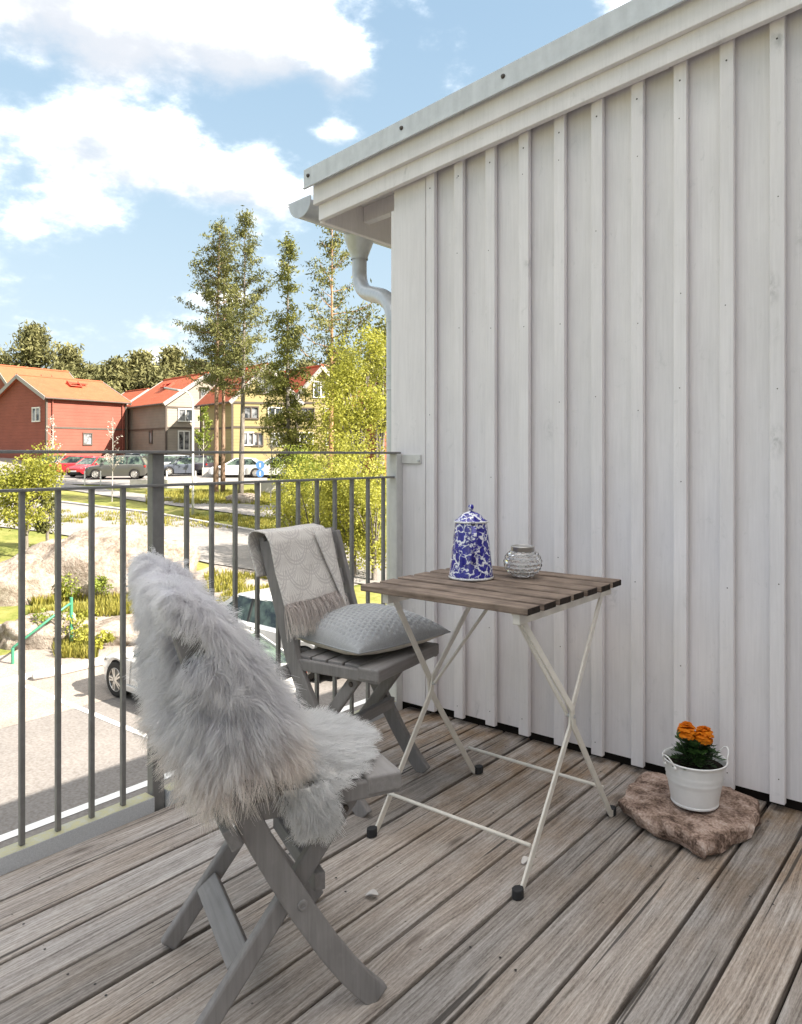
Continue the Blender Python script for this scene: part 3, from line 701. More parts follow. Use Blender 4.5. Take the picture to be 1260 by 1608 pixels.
g.add(vs_, fs_); g.build('hide', M['hide'], skin, smooth=True)
def fur_on(pfun, nlock, per, len_f, flow_f, name, mat, parent, skip=None, col_f=None, nfix=None, topbias=0, **kw):
    ro, no, le, fl, cl, ca, cb_ = [], [], [], [], [], [], []
    e = 1e-3; idx = 0; tries = 0
    while idx < nlock and tries < nlock*4:
        tries += 1
        u, v = random.random(), (random.random() if random.random() > topbias else random.random()**2*.16)
        p = pfun(u, v)
        if skip and skip(p): continue
        du = pfun((u+e) % 1, v) - p; dv = pfun(u, min(1, v+e)) - p if v < .99 else p - pfun(u, v-e)
        nn = dv.cross(du)
        if nn.length < 1e-12: continue
        nn.normalize()
        if nfix: nn = nfix(p, nn)
        fw = flow_f(p, nn, u, v); L0 = len_f(p, u, v); ca0, cb0 = col_f(p, u, v)
        t1 = du.normalized(); t2 = nn.cross(t1)
        for q in range(per):
            a, r_ = random.random()*6.28, .014*math.sqrt(random.random())
            ro.append(p + t1*(r_*math.cos(a)) + t2*(r_*math.sin(a))); no.append(nn); fl.append(fw); le.append(L0*random.uniform(.7, 1.12)); cl.append(idx)
            s = random.uniform(.93, 1.05); ca.append([k*s for k in ca0]); cb_.append([k*s for k in cb0])
        idx += 1
    A = lambda q: np.array([tuple(k) for k in q])
    return strands(A(ro), A(no), np.array(le), A(fl), name, mat, parent, clump=np.array(cl), cols=(A(ca), A(cb_)), **kw)
def back_normal_fix(p, nn):
    c = Vector((0, y_up(p.z) + .02, p.z - .02)); return nn if nn.dot(p-c) > 0 else -nn
def back_flow(p, nn, u, v):
    out = back_normal_fix(p, nn); w = Vector((mn.noise(p*7+Vector((3,1,0))), mn.noise(p*7+Vector((9,5,2))), 0))*.55
    side = Vector((math.copysign(.25, p.x), math.copysign(.30, p.y-y_up(p.z)-.04), 0))
    return (Vector((0, 0, -1)) + side*(1-v*.5) + w + out*.15)
def back_len(p, u, v): return (.052 if p.y > y_up(p.z) else .038) + .042*min(1, v*1.5) + .012*mn.noise(p*14)
def back_col(p, u, v):
    h = .5+.5*mn.noise(p*10+Vector((2,7,4))); k = .5+.5*mn.noise(p*34)
    mid = max(0, 1-abs(v-.5)/.42); warm = max(0, (v-.72)/.28)
    b = np.array([.965,.955,.985])*(1-.13*mid*(.35+.65*h)) - .03*k; b = b*(1-warm*.12*np.array([0,.35,.75]))
    t = np.array([.985,.975,.97])*(1-.16*mid*h)*(1-warm*.10*np.array([0,.4,.9]))
    return b, t
def fur_back_p(u, v): return skin_point(u, v)
fur_on(skin_point, 3000, 15, back_len, back_flow, 'wool', M['furback'], skin, skip=lambda p: gap(p.x+.012, p.y, p.z), col_f=back_col, nfix=back_normal_fix, curl=.36, rad=.00046, topbias=.2)

seat_skin = thing('sheepskin', 'white sheepskin spread over the near chair seat with a flap hanging down', 'sheepskin', chair_a.location.copy(), chair_a.rotation_euler.z, 'sheepskins on the near chair')
def seat_point(u, v):
    a = 2*math.pi*u; r_ = math.sqrt(v)*(1 + .07*math.sin(3*a+1) + .05*math.sin(5*a))
    x, y = (.182 if math.cos(a) < 0 else .168)*r_*math.cos(a), -.0 + .168*r_*math.sin(a)
    z = .4570 + .020*(1-r_*r_) + .006*mn.noise(Vector((x*16, y*16, 3)))
    # near rear corner: the skin slides over the seat side and hangs
    over = max(0, x-.150)*max(0, min(1, (-y+.06)/.08))
    if over > 0:
        z -= over*1.2
    return Vector((x, y, z))
NR = 14; NA = 60
vs_ = [seat_point(i/NA, (j/NR)**2) for j in range(1, NR+1) for i in range(NA)] + [seat_point(0, 0)]
fs_ = [(j*NA+i, j*NA+(i+1)%NA, (j+1)*NA+(i+1)%NA, (j+1)*NA+i) for j in range(NR-1) for i in range(NA)] + [(len(vs_)-1, i, (i+1)%NA) for i in range(NA)]
hd = MB().add(vs_, fs_).build('hide', M['hide'], seat_skin, smooth=True)
def seat_flow(p, nn, u, v):
    o = Vector((p.x, p.y+.005, 0)); r_ = o.length; o = o.normalized() if r_ > 1e-4 else Vector((1,0,0))
    w = Vector((mn.noise(p*9), mn.noise(p*9+Vector((5,5,5))), 0))*.5
    return o*(.55+.5*r_/.17) + Vector((.25,.35,0)) + w + Vector((0,0,-.04))
def seat_col(p, u, v):
    k = .5+.5*mn.noise(p*30); return np.array([.95,.95,.95])-.04*k, np.array([.99,.985,.98])-.01*k
upfix = lambda p, nn: nn if nn.z > 0 else -nn
fur_on(seat_point, 1400, 15, lambda p,u,v: .046+.010*mn.noise(p*15), seat_flow, 'wool', M['furseat'], seat_skin, col_f=seat_col, nfix=upfix, curl=.2, rad=.0005, grav=.7, stiff=.55)
def flap_point(u, v):
    # hanging leg of the skin outside the near seat side
    w = (.046-.016*v)*(2*u-1); x = .196 + .012*math.sin(v*3) + .010*math.cos(u*3.1-1.5)*1.0; y = -.035 + w + .025*v; z = .462 - .080*v
    return Vector((x, y, z))
vs_ = [flap_point(i/10, j/12) for j in range(13) for i in range(11)]; fs_ = [(j*11+i, j*11+i+1, (j+1)*11+i+1, (j+1)*11+i) for j in range(12) for i in range(10)]
MB().add(vs_, fs_).build('hide', M['hide'], seat_skin, smooth=True)
outfix = lambda p, nn: nn if nn.x > 0 else -nn
fur_on(flap_point, 170, 14, lambda p,u,v: .040+.010*mn.noise(p*15), lambda p,nn,u,v: Vector((.12, (u-.5)*1.2+.1, -1)) + Vector((0, mn.noise(p*20)*.4, 0)), 'wool', M['furseat'], seat_skin, col_f=seat_col, nfix=outfix, curl=.22, rad=.0005, stiff=.5)

# ------------------------------------------------------------------ cushion on the far chair
def cushion():
    c = thing('cushion', 'grey-blue dimpled square cushion lying on the far chair seat', 'cushion', (.385, -.645, .4545), R(-7))
    n = 170; S = .205
    def shape(u, v, top):
        e = max(0, (1-u*u))*max(0, (1-v*v)); h = (e**.42)
        k = 1 - .055*(1-u*u)*abs(v)**3; k2 = 1 - .055*(1-v*v)*abs(u)**3
        x, y = S*u*k2, S*v*k
        z = .036 + (.088*h if top else -.0345*min(1, h*1.15))
        z += .012*max(0, abs(u*v)-.45)                                   # corners curl up a little
        z += .004*mn.noise(Vector((x*14, y*14, 2)))*h
        return x, y, z
    vs_, fs_ = [], []
    for j in range(n+1):
        for i in range(n+1):
            u, v = 2*i/n-1, 2*j/n-1; x, y, z = shape(u, v, True)
            a = x/.0200; b = y/.0173; rw = math.floor(b+.5); q = a + .5*(rw % 2); fx = q - math.floor(q+.5); fy = b - rw
            d2 = (fx*fx*1.3 + fy*fy*1.1); e = min(1, 6*(1-max(abs(u), abs(v))))
            z += (-.0100*math.exp(-d2/.06) + .0030)*max(0, e)
            vs_.append((x, y, z))
    w = n+1; fs_ = [(j*w+i, j*w+i+1, (j+1)*w+i+1, (j+1)*w+i) for j in range(n) for i in range(n)]
    m = Mat('grey-blue plush', .95, .1); f = m.noise(m.coord(), 320, 3); t = m.noise(m.coord(), 9, 4)
    m.color(m.mix(.5, m.ramp(t, (.3, (.27,.28,.295)), (.7, (.36,.37,.385))), m.ramp(f, (.3, (.26,.263,.27)), (.7, (.48,.483,.488))))); m.b.inputs['Sheen Weight'].default_value = .5; m.bump(f, .4, .002)
    MB().add(vs_, fs_).build('cover', m.m, c, smooth=True)
    k = 40; vs_ = [shape(2*i/k-1, 2*j/k-1, False) for j in range(k+1) for i in range(k+1)]; w = k+1
    MB().add(vs_, [(j*w+i, (j+1)*w+i, (j+1)*w+i+1, j*w+i+1) for j in range(k) for i in range(k)]).build('underside', simple('cream cotton', (.62,.58,.51), .9, .1, 0, .06, 40), c, smooth=True)
    pl = []
    for s in range(4):
        for i in range(24):
            t = 2*i/24-1; u, v = [(t,-1),(1,t),(-t,1),(-1,-t)][s]; x, y, z = shape(u, v, True); pl.append((x, y, z))
    MB().tube(pl+[pl[0]], .0026, 6, cap=False).build('piping', simple('grey piping', (.34,.35,.36), .9, .1), c, smooth=True)
cushion()

# ------------------------------------------------------------------ throw blanket over the far chair back
def blanket():
    c = thing('throw_blanket', 'pale beige fringed throw with fan pattern folded over the far chair back', 'blanket', chair_b.location.copy(), chair_b.rotation_euler.z)
    m = Mat('patterned woven throw', .95, .1); uv = m.N.new('ShaderNodeUVMap'); sp = m.N.new('ShaderNodeSeparateXYZ'); m.L.new(uv.outputs[0], sp.inputs[0])
    U = m.math('MULTIPLY', sp.outputs[0], 2.35); V = m.math('MULTIPLY', sp.outputs[1], 4.7)
    def fan(du, dv):
        u = m.math('ADD', U, du); v = m.math('ADD', V, dv); fu = m.math('SUBTRACT', m.math('FRACT', u), .5); fv = m.math('FRACT', v)
        r = m.math('SQRT', m.math('ADD', m.math('MULTIPLY', fu, fu), m.math('MULTIPLY', m.math('MULTIPLY', fv, fv), .30)))
        a = m.math('ARCTAN2', fv, m.math('MULTIPLY', fu, 1.9))
        rings = m.ramp(m.math('FRACT', m.math('MULTIPLY', r, 13)), (.0, 0.0), (.12, 1.0), (.5, 1.0), (.62, 0.0), (1, 0.0))
        outer = m.ramp(r, (.36, 0.0), (.37, 1.0), (.50, 1.0), (.51, 0.0)); inner = m.ramp(r, (.345, 1.0), (.36, 0.0))
        rays = m.ramp(m.math('FRACT', m.math('MULTIPLY', a, 3.2)), (.0, 1.0), (.16, 1.0), (.24, 0.0), (.92, 0.0), (1, 1.0))
        return m.math('ADD', m.math('MULTIPLY', rings, outer), m.math('MULTIPLY', rays, inner), True)
    pat = m.math('MAXIMUM', fan(0, 0), m.math('MULTIPLY', fan(.5, .5), .8))
    f = m.noise(m.coord(), 420, 2); big = m.noise(m.coord(), 12, 4)
    base = m.ramp(big, (.3, (.64,.595,.55)), (.7, (.74,.70,.65))); c2 = m.mix(m.math('MULTIPLY', pat, .62), base, (.42,.375,.36))
    m.color(m.mix(.14, c2, m.ramp(f, (.3, .2), (.7, .9)))).bump(m.mix(.4, f, m.math('SUBTRACT', 1, pat)), .5, .002)
    def sheet_(path, x0f, x1f, name, nu=44, uoff=0, thick=.004):
        # path: list of (y, z); resampled
        P = [Vector((0, y, z)) for y, z in path]; sg = [(P[i+1]-P[i]).length for i in range(len(P)-1)]; T = sum(sg); nv = 60; vs_ = []; uvs = []
        for j in range(nv+1):
            t = T*j/nv; s = t; i = 0
            while i < len(sg)-1 and s > sg[i]: s -= sg[i]; i += 1
            p = P[i].lerp(P[i+1], min(1, s/sg[i])); tt = j/nv
            for k in range(nu+1):
                a = k/nu; x = x0f(tt)*(1-a) + x1f(tt)*a
                rp = .004*math.sin(a*9+tt*3)*min(1, abs(tt-.42)*3) + .005*mn.noise(Vector((x*11, p.y*8, p.z*8)))
                vs_.append((x, p.y + rp, p.z + .004*mn.noise(Vector((x*9, 1, tt*6))))); uvs.append((a + uoff, t/.40))
        w = nu+1; fs_ = [(j*w+i, j*w+i+1, (j+1)*w+i+1, (j+1)*w+i) for j in range(nv) for i in range(nu)]
        o = MB().add(vs_, fs_).build(name, m.m, c, smooth=True); me = o.data; ul = me.uv_layers.new(name='UVMap')
        li = np.zeros(len(me.loops), dtype=np.int32); me.loops.foreach_get('vertex_index', li); ul.data.foreach_set('uv', np.array(uvs, dtype=np.float32)[li].ravel())
        sd = o.modifiers.new('solid', 'SOLIDIFY'); sd.thickness = thick; sd.offset = 1
        return vs_, w
    yu = lambda z: -.155 - .30*(z-.44)
    topy, topz = yu(.845)-.012, .848
    # back hang, over the rail, front hang
    front = lambda z: yu(z) + .044
    back = lambda z: yu(z) - .045
    p1 = [(back(.70), .70), (back(.80), .80), (back(.83)+.012, .838), (topy, topz), (front(.83)-.010, .842), (front(.81)+.004, .815), (front(.72)+.006, .72), (front(.62)+.012, .618)]
    vs1, w = sheet_(p1, lambda t: -.092 + .018*t, lambda t: .225 + .010*t, 'folded_cloth')
    p2 = [(back(.75)-.004, .74), (back(.82)-.004, .822), (topy, topz-.004), (front(.82)-.004, .818), (front(.70)-.004, .70), (front(.55)+.002, .548), (front(.52)+.004, .515)]
    sheet_(p2, lambda t: -.112 + .010*t, lambda t: -.03 + .04*t, 'under_fold', 20, .3)
    # corner folded over on the left, hanging to a point
    pc = MB(); cv = []
    for j in range(13):
        t = j/12
        for i in range(9):
            a = i/8; x = -.094 + .022*t + a*(.105*(1-t*.93)) ; z = .838 - .275*t; y = front(z) + .020 + .006*math.sin(a*3) + .004*t
            cv.append((x, y, z))
    pc.add(cv, [(j*9+i, j*9+i+1, (j+1)*9+i+1, (j+1)*9+i) for j in range(12) for i in range(8)])
    o = pc.build('folded_corner', m.m, c, smooth=True); o.modifiers.new('solid', 'SOLIDIFY').thickness = .003
    me = o.data; ul = me.uv_layers.new(name='UVMap'); li = np.zeros(len(me.loops), dtype=np.int32); me.loops.foreach_get('vertex_index', li)
    ul.data.foreach_set('uv', np.array([((x+.15)/.31+.2, (.84-z)/.4) for x, y, z in cv], dtype=np.float32)[li].ravel())
    # fringe of twisted tassels
    fm = simple('pinkish fringe yarn', (.60,.52,.475), .95, .1, 0, .1, 60); n = 700; ro = []; cl = []; tas = 78
    for t in range(tas):
        x = -.074 + .306*t/(tas-1) + random.uniform(-.002,.002)
        for q in range(9): ro.append((x+random.uniform(-.0018,.0018), front(.622)+.012+random.uniform(-.004,.004), .624)); cl.append(t)
    ro = np.array(ro); n = len(ro); nn = np.tile([0, .7, -.7], (n,1)); fl = np.tile([0.03, .22, -1.0], (n,1))
    cA = np.tile([.70,.61,.57], (n,1))*RNG.uniform(.8,1.05,(n,1)); cB = np.tile([.90,.84,.79], (n,1))*RNG.uniform(.85,1.1,(n,1))
    strands(ro, nn, RNG.uniform(.095,.130,n), fl, 'fringe', fur_mat('fringe yarn', .2), c, rad=.00085, seg=5, clump=np.array(cl), curl=.10, cols=(cA, cB), stiff=.25)
blanket()

# ------------------------------------------------------------------ enamel coffee pot
def coffee_pot():
    c = thing('coffee_pot', 'tall blue and white speckled enamel coffee pot with lid', 'coffee pot', (.757, -.552, .706), R(0))
    m = Mat('blue and white splatter enamel', .12, .6); o = m.coord(); dn = m.noise(o, 26, 4, .6)
    dv = m.N.new('ShaderNodeVectorMath'); dv.operation = 'ADD'; nn = m.N.new('ShaderNodeTexNoise'); m.L.new(o, nn.inputs['Vector']); nn.inputs['Scale'].default_value = 38; nn.inputs['Detail'].default_value = 2
    sc_ = m.N.new('ShaderNodeVectorMath'); sc_.operation = 'SCALE'; m.L.new(nn.outputs['Color'], sc_.inputs[0]); sc_.inputs['Scale'].default_value = .042; m.L.new(o, dv.inputs[0]); m.L.new(sc_.outputs[0], dv.inputs[1])
    v = m.vor(dv.outputs[0], 40, 'DISTANCE_TO_EDGE').outputs['Distance']; b = m.noise(o, 42, 5, .65)
    edge = m.math('ADD', v, m.math('MULTIPLY', m.math('SUBTRACT', b, .5), .55)); k = m.ramp(edge, (.01, 1.0), (.09, 0.0))
    m.color(m.mix(k, m.ramp(m.noise(o, 90, 3), (.3, (.012,.010,.16)), (.7, (.028,.022,.31))), (.80,.80,.84)))
    edgem = simple('white chipped enamel rim', (.70,.69,.68), .3, .5, 0, .35, 120); dark = simple('dark blue enamel', (.012,.012,.05), .2, .6)
    MB().lathe([(0,.004),(.066,.004),(.0705,.007),(.071,.012),(.069,.018),(.066,.05),(.0605,.10),(.054,.150),(.0505,.180),(.049,.180),(.049,.16)], 48).build('body', m.m, c, smooth='auto')
    MB().lathe([(.060,0.0005),(.0715,.0015),(.0725,.005),(.0705,.0085)], 48).build('foot_rim', edgem, c, smooth=True)
    lid = MB().lathe([(.0535,.178),(.0545,.181),(.052,.184),(.044,.189),(.034,.199),(.022,.208),(.010,.2125),(.006,.214),(.0,.2142)], 40).build('lid', m.m, c, smooth=True)
    MB().lathe([(.0515,.1775),(.0555,.1785),(.0562,.1815),(.0535,.1838)], 40).build('lid_rim', edgem, lid, smooth=True)
    MB().lathe([(.0,.213),(.0045,.213),(.004,.217),(.0075,.220),(.0095,.225),(.0085,.231),(.005,.2345),(0,.2355)], 20).build('knob', m.m, lid, smooth=True)
    # strap handle towards the lens, hinge lug, spout on the far side
    dirh = Vector((CAM[0]-.757, CAM[1]+.552, 0)).normalized(); dirh = Matrix.Rotation(R(6), 3, 'Z') @ dirh; side = Vector((-dirh.y, dirh.x, 0))
    hp = [dirh*r_ + Vector((0,0,z)) for r_, z in ((.050,.164),(.066,.170),(.082,.166),(.090,.150),(.092,.125),(.089,.095),(.082,.072),(.072,.060),(.062,.058))]
    MB().ribbonbar(hp, .016, .0055, tuple(side)).build('handle', m.m, c, bevel=.0022)
    h2 = [dirh*r_ + Vector((0,0,z)) for r_, z in ((.053,.176),(.062,.181),(.066,.176))]
    MB().ribbonbar(h2, .013, .006, tuple(side)).build('hinge', dark, c, bevel=.002)
    d2 = -dirh; sp_ = [d2*r_ + Vector((0,0,z)) for r_, z in ((.056,.085),(.072,.110),(.082,.140),(.090,.165),(.098,.178))]
    MB().tube(sp_, [.019,.015,.012,.0095,.009], 16).build('spout', m.m, c, smooth=True)
coffee_pot()

# ------------------------------------------------------------------ hobnail glass jar
def jar():
    c = thing('glass_jar', 'round clear hobnail glass lantern jar with metal rim on the table', 'jar', (.876, -.432, .7055))
    ns, nt_ = 132, 72; vs_ = []
    prof = []
    for j in range(nt_+1):
        t = j/nt_; ph = -1.12 + t*(2.20); r_ = .0585*math.cos(ph)*1.0; z = .0475 + .0500*math.sin(ph); prof.append((r_, z, t))
    def bump(t, a, r_):
        rows = 8; b = t*rows; rw = math.floor(b); fy = b-rw-.5; k = 16; q = a/(2*math.pi)*k + .5*(rw % 2); fx = q-math.floor(q)-.5
        d2 = fx*fx+fy*fy; return .0042*math.sqrt(max(0, 1-d2/.25))*min(1, max(0, 5*t))*min(1, max(0, 5*(1-t)))
    for r_, z, t in prof:
        for k in range(ns):
            a = 2*math.pi*k/ns; rr = r_ + bump(t, a, r_); vs_.append((rr*math.cos(a), rr*math.sin(a), z))
    fs_ = [(j*ns+k, j*ns+(k+1)%ns, (j+1)*ns+(k+1)%ns, (j+1)*ns+k) for j in range(nt_) for k in range(ns)]
    # inner wall, open at the neck, thick base
    n0 = len(vs_); pin = [(r_-.004, max(z, .012)) for r_, z, t in prof[::-4]]
    for r_, z in pin:
        for k in range(ns): a = 2*math.pi*k/ns; vs_.append((max(.002,r_)*math.cos(a), max(.002,r_)*math.sin(a), z))
    fs_ += [(nt_*ns+k, nt_*ns+(k+1)%ns, n0+(k+1)%ns, n0+k) for k in range(ns)]
    for j in range(len(pin)-1): fs_ += [(n0+j*ns+k, n0+j*ns+(k+1)%ns, n0+(j+1)*ns+(k+1)%ns, n0+(j+1)*ns+k) for k in range(ns)]
    fs_ += [tuple(n0+(len(pin)-1)*ns+k for k in range(ns)), tuple(range(ns-1,-1,-1))]
    MB().add(vs_, fs_).build('bowl', glass_mat('clear pressed glass', (1,1,1)), c, smooth=True)
    mm = galv('brushed pewter rim', (.46,.44,.42), .35, .8)
    MB().lathe([(.0325,.083),(.036,.083),(.0375,.086),(.0375,.0965),(.0385,.0985),(.0375,.1010),(.034,.1018),(.0322,.1005),(.0318,.085)], 48).build('rim', mm, c, smooth=True)
    MB().lathe([(.0,.0985),(.030,.0985),(.0316,.0995)], 40).build('lid', galv('grey insert', (.40,.39,.38), .45, .6), c, smooth=True)
    MB().lathe([(.018,.013),(.0185,.030),(.0175,.031),(.0,.0305)], 24).build('tealight', simple('white wax', (.74,.72,.68), .5, .4), c, smooth='auto')
jar()

# ------------------------------------------------------------------ stone slab, bucket, marigold
def stone():
    c = [(1.168,-.365),(1.145,-.26),(1.150,-.125),(1.260,-.075),(1.42,-.070),(1.495,-.095),(1.535,-.175),(1.525,-.30),(1.492,-.372),(1.478,-.455),(1.462,-.490),(1.405,-.463),(1.325,-.432),(1.228,-.412)]
    ctr = Vector((sum(p[0] for p in c)/len(c), sum(p[1] for p in c)/len(c)))
    # fine outline
    out = []; n = len(c)
    for i in range(n):
        a, b = Vector(c[i]), Vector(c[(i+1)%n])
        for k in range(7): out.append(a.lerp(b, k/7))
    N = len(out); rings = []
    def pt(k, s, z, amp):
        p = out[k]; q = ctr + (p-ctr)*s; w = Vector((q.x, q.y, z))
        w += Vector((mn.noise(w*16), mn.noise(w*16+Vector((7,3,1))), mn.noise(w*13+Vector((1,9,4)))*1.3))*amp*1.7 + Vector((mn.noise(w*48), mn.noise(w*48+Vector((7,3,1))), mn.noise(w*48+Vector((1,9,4)))))*amp*.35
        return w
    def chip(k): return 1 - .030*(.5+.5*mn.noise(Vector((k*.55, 3, 1)))) - .018*(mn.noise(Vector((k*1.9, 8, 2))) > .15)
    V = []; spec = [(.84,.001,.004),(.93,.008,.008),(.985,.022,.011),(1.0,.036,.011),(.985,.047,.008),(.955,.0535,.006)] + [(.93-.07*i,.0555,.0058) for i in range(13)]
    for q_, (s, z, amp) in enumerate(spec): V += [pt(k, s*(chip(k) if q_ in (3, 4, 5) else (1 if q_ > 5 else .99)), z, amp) for k in range(N)]
    V = [Vector((v.x, v.y, max(.0008, v.z))) for v in V]; Fc = [(j*N+k, j*N+(k+1)%N, (j+1)*N+(k+1)%N, (j+1)*N+k) for j in range(len(spec)-1) for k in range(N)]
    V.append(Vector((ctr.x, ctr.y, .0555))); Fc += [((len(spec)-1)*N+k, (len(spec)-1)*N+(k+1)%N, len(V)-1) for k in range(N)]; Fc.append(tuple(range(N-1,-1,-1)))
    m = Mat('reddish brown rough stone', .92, .2); p = m.coord(); a = m.noise(p, 17, 4, .6); b = m.noise(p, 150, 2, .5); st = m.noise(m.coord(scale=(1,2.2,3), rot=(0,0,.5)), 18, 6, .7, .6)
    col = m.ramp(m.mix(.30, a, b), (.38, (.075,.048,.037)), (.46, (.22,.148,.114)), (.55, (.41,.30,.245)), (.68, (.60,.49,.43)))
    col = m.mix(m.math('MULTIPLY', m.ramp(st, (.5, 0.0), (.7, 1.0)), .35), col, (.29,.205,.155)); m.color(col).bump(m.mix(.5, m.noise(p, 38, 5, .6), b), .9, .010)
    o = MB().add([tuple(v) for v in V], Fc).build('stone_slab', m.m, smooth=False); tag(o, 'flat reddish brown stone slab lying on the deck by the wall', 'stone')
stone()
POT = (1.362, -.258, .0615)
def bucket():
    c = thing('flower_pot', 'small white metal bucket with ring handles standing on the stone', 'flower pot', POT)
    w = simple('white enamelled metal', (.76,.75,.74), .35, .5, 0, .04, 30)
    prof = [(0,.003),(.060,.003),(.066,.0),(.068,.003),(.068,.007)]
    for i in range(20):
        t = i/19; r_ = .067 + .0215*t; z = .008 + .116*t; 
        if .52 < t < .60 or .64 < t < .71: r_ += .0016
        prof.append((r_, z))
    prof += [(.0905,.126),(.0925,.128),(.0925,.131),(.0905,.1325),(.088,.131),(.0865,.124),(.080,.09)]
    MB().lathe(prof, 64).build('bucket', w, c, smooth='auto', angle=50)
    for s in (-1, 1):
        d = Vector((RT[0], RT[1], 0))*s; d = Matrix.Rotation(R(12 if s > 0 else 22), 3, 'Z') @ d; tn = Vector((-d.y, d.x, 0)); base = d*.0925 + Vector((0,0,.122))
        out = d*.45 + Vector((0,0,.9)); pts = [base + tn*(.021*math.cos(a)) + out*(.036*math.sin(a)) for a in [math.pi*i/12 for i in range(13)]]
        MB().tube(pts, .0022, 8).build('handle', w, c, smooth=True)
        for e in (-1, 1): o = MB().lathe([(0,.005),(.0045,.004),(.006,.0)], 8).build('rivet', w, c); o.location = base + tn*(.021*e) ; o.rotation_euler = d.to_track_quat('Z','Y').to_euler()
    MB().lathe([(0,.1145),(.03,.113),(.06,.1105),(.0842,.109)], 40).build('soil', ground_mat('dark soil', [(.012,.009,.007),(.04,.028,.02)], 60, .8, .95, None, .006), c, smooth=True)
bucket()
def marigold():
    c = thing('marigold', 'orange marigold with two blooms and dark green leaves in the white bucket', 'plant', (POT[0], POT[1], POT[2]+.112))
    lm = leaf_mat('marigold leaf', (.020,.050,.015), (.075,.155,.045), .5, .25); om = leaf_mat('orange petal', (.62,.13,.003), (.86,.30,.010), .6, .35); sm_ = simple('green stem', (.06,.10,.035), .6, .3)
    rt = Vector((RT[0], RT[1], 0)); fw = Vector((FW[0], FW[1], 0)); up = Vector((0,0,1))
    heads = [rt*-.024 + up*.102, rt*.024 - fw*.012 + up*.094, ]
    stems = MB(); bases = []
    for h in heads: 
        stems.tube([h*.05, h*.5 + rt*.004, h - up*.012, h], [.003,.0027,.0026,.005], 8)
    bud = rt*-.047 + up*.082; stems.tube([rt*-.01, rt*-.03+up*.04, bud], [.0025,.002,.002], 8); stems.lathe([(0,-.004),(.006,.002),(.0075,.010),(.005,.018),(.002,.021)], 10, tuple(bud))
    stems.build('stem', sm_, c, smooth=True)
    for hi, h in enumerate(heads):
        V, Fc, T = [], [], []
        for ring, (cnt, r_, tilt, z) in enumerate([(14,.029,-.5,-.004),(14,.028,-.05,.0),(13,.025,.35,.003),(12,.021,.7,.006),(10,.015,1.05,.009),(7,.009,1.35,.011)]):
            for k in range(cnt):
                a = 2*math.pi*(k+.5*ring)/cnt + random.uniform(-.15,.15); d = rt*math.cos(a)+fw*math.sin(a); t_ = tilt+random.uniform(-.28,.28); ax = d*math.cos(t_)+up*math.sin(t_); sd = ax.cross(up).normalized() if abs(ax.z) < .98 else rt
                o0 = h + up*z; i0 = len(V); w = r_*.42; nrm = sd.cross(ax)
                for s, ww, dz in ((.1,.3,0),(.55,.95,.10),(.85,1.0,.05),(1.0,.6,-.08)):
                    for e in (-1,0,1): V.append(tuple(o0 + ax*(r_*s) + sd*(w*ww*e) + nrm*(r_*(dz + (.10 if e == 0 else 0)) + .002*random.uniform(-1,1)))); T.append(random.uniform(.2,.6)+.3*(ring<3)*s)
                for j in range(3):
                    for e in range(2): b = i0+j*3+e; Fc.append((b, b+1, b+4, b+3))
        npmesh('bloom', np.array(V), np.array(Fc), om, c, np.array(T), True)
    for s in range(70):
        # feathered leaf: a rib with paired leaflets
        a = 2*math.pi*s/70*3.1 + random.uniform(-.3,.3); hgt = random.uniform(.0,.055); L = random.uniform(.050,.078)*(1.1-hgt*5); d = rt*math.cos(a)+fw*math.sin(a)
        el = random.uniform(.25,1.0); ax0 = d*math.cos(el)+up*math.sin(el); root = d*.006 + up*hgt; V, Fc, T = [], [], []; sh = random.uniform(.1,.9)
        for q in range(7):
            t = (q+1)/7; p = root + ax0*(L*t) - up*(L*.45*t*t)
            for e in ((-1,1) if q < 6 else (0,)):
                sd = ax0.cross(up).normalized(); ld_ = (ax0*.75 + sd*(e*.8)).normalized() if e else ax0; n_ = ld_.cross(sd if not e else ax0).normalized(); wv = ld_.cross(n_); l2 = L*.36*(1-.35*abs(t-.55)); i0 = len(V)
                V += [tuple(p), tuple(p+ld_*l2*.5+wv*l2*.24+up*.001), tuple(p+ld_*l2), tuple(p+ld_*l2*.5-wv*l2*.24+up*.001)]; T += [sh*.8, sh, sh*1.1, sh]; Fc.append((i0,i0+1,i0+2,i0+3))
        npmesh('leaf', np.array(V), np.array(Fc), lm, c, np.array(T))
marigold()

# ------------------------------------------------------------------ trees
M['bark'] = None
def bark(name, lo, hi, sc=(6,6,1.2)):
    m = Mat(name, .95, .1); n = m.noise(m.coord(scale=sc), 2.2, 6, .7); m.color(m.ramp(n, (.35, lo), (.65, hi))).bump(n, .8, .04); return m.m
M['bark_pine'] = bark('pine bark', (.115,.075,.050), (.29,.195,.135)); M['bark_red'] = bark('sunlit orange pine bark', (.24,.125,.065), (.44,.27,.16)); M['bark_grey'] = bark('grey bark', (.10,.085,.07), (.24,.21,.18)); M['bark_birch'] = bark('pale sapling bark', (.30,.27,.23), (.60,.56,.50))
M['needle'] = leaf_mat('pine needles', (.050,.058,.016), (.21,.205,.065), .6, .28); M['needle_dark'] = leaf_mat('spruce needles', (.050,.062,.012), (.21,.205,.045), .6, .25)
M['needle_far'] = leaf_mat('far pine needles', (.075,.078,.030), (.21,.195,.075), .7, .2)
M['leaf_lime'] = leaf_mat('fresh lime leaves', (.115,.13,.015), (.50,.475,.085), .5, .45); M['leaf_green'] = leaf_mat('green shrub leaves', (.075,.11,.014), (.30,.34,.055), .5, .4)
M['blossom'] = leaf_mat('pale blossom', (.55,.46,.36), (.80,.74,.62), .7, .4)
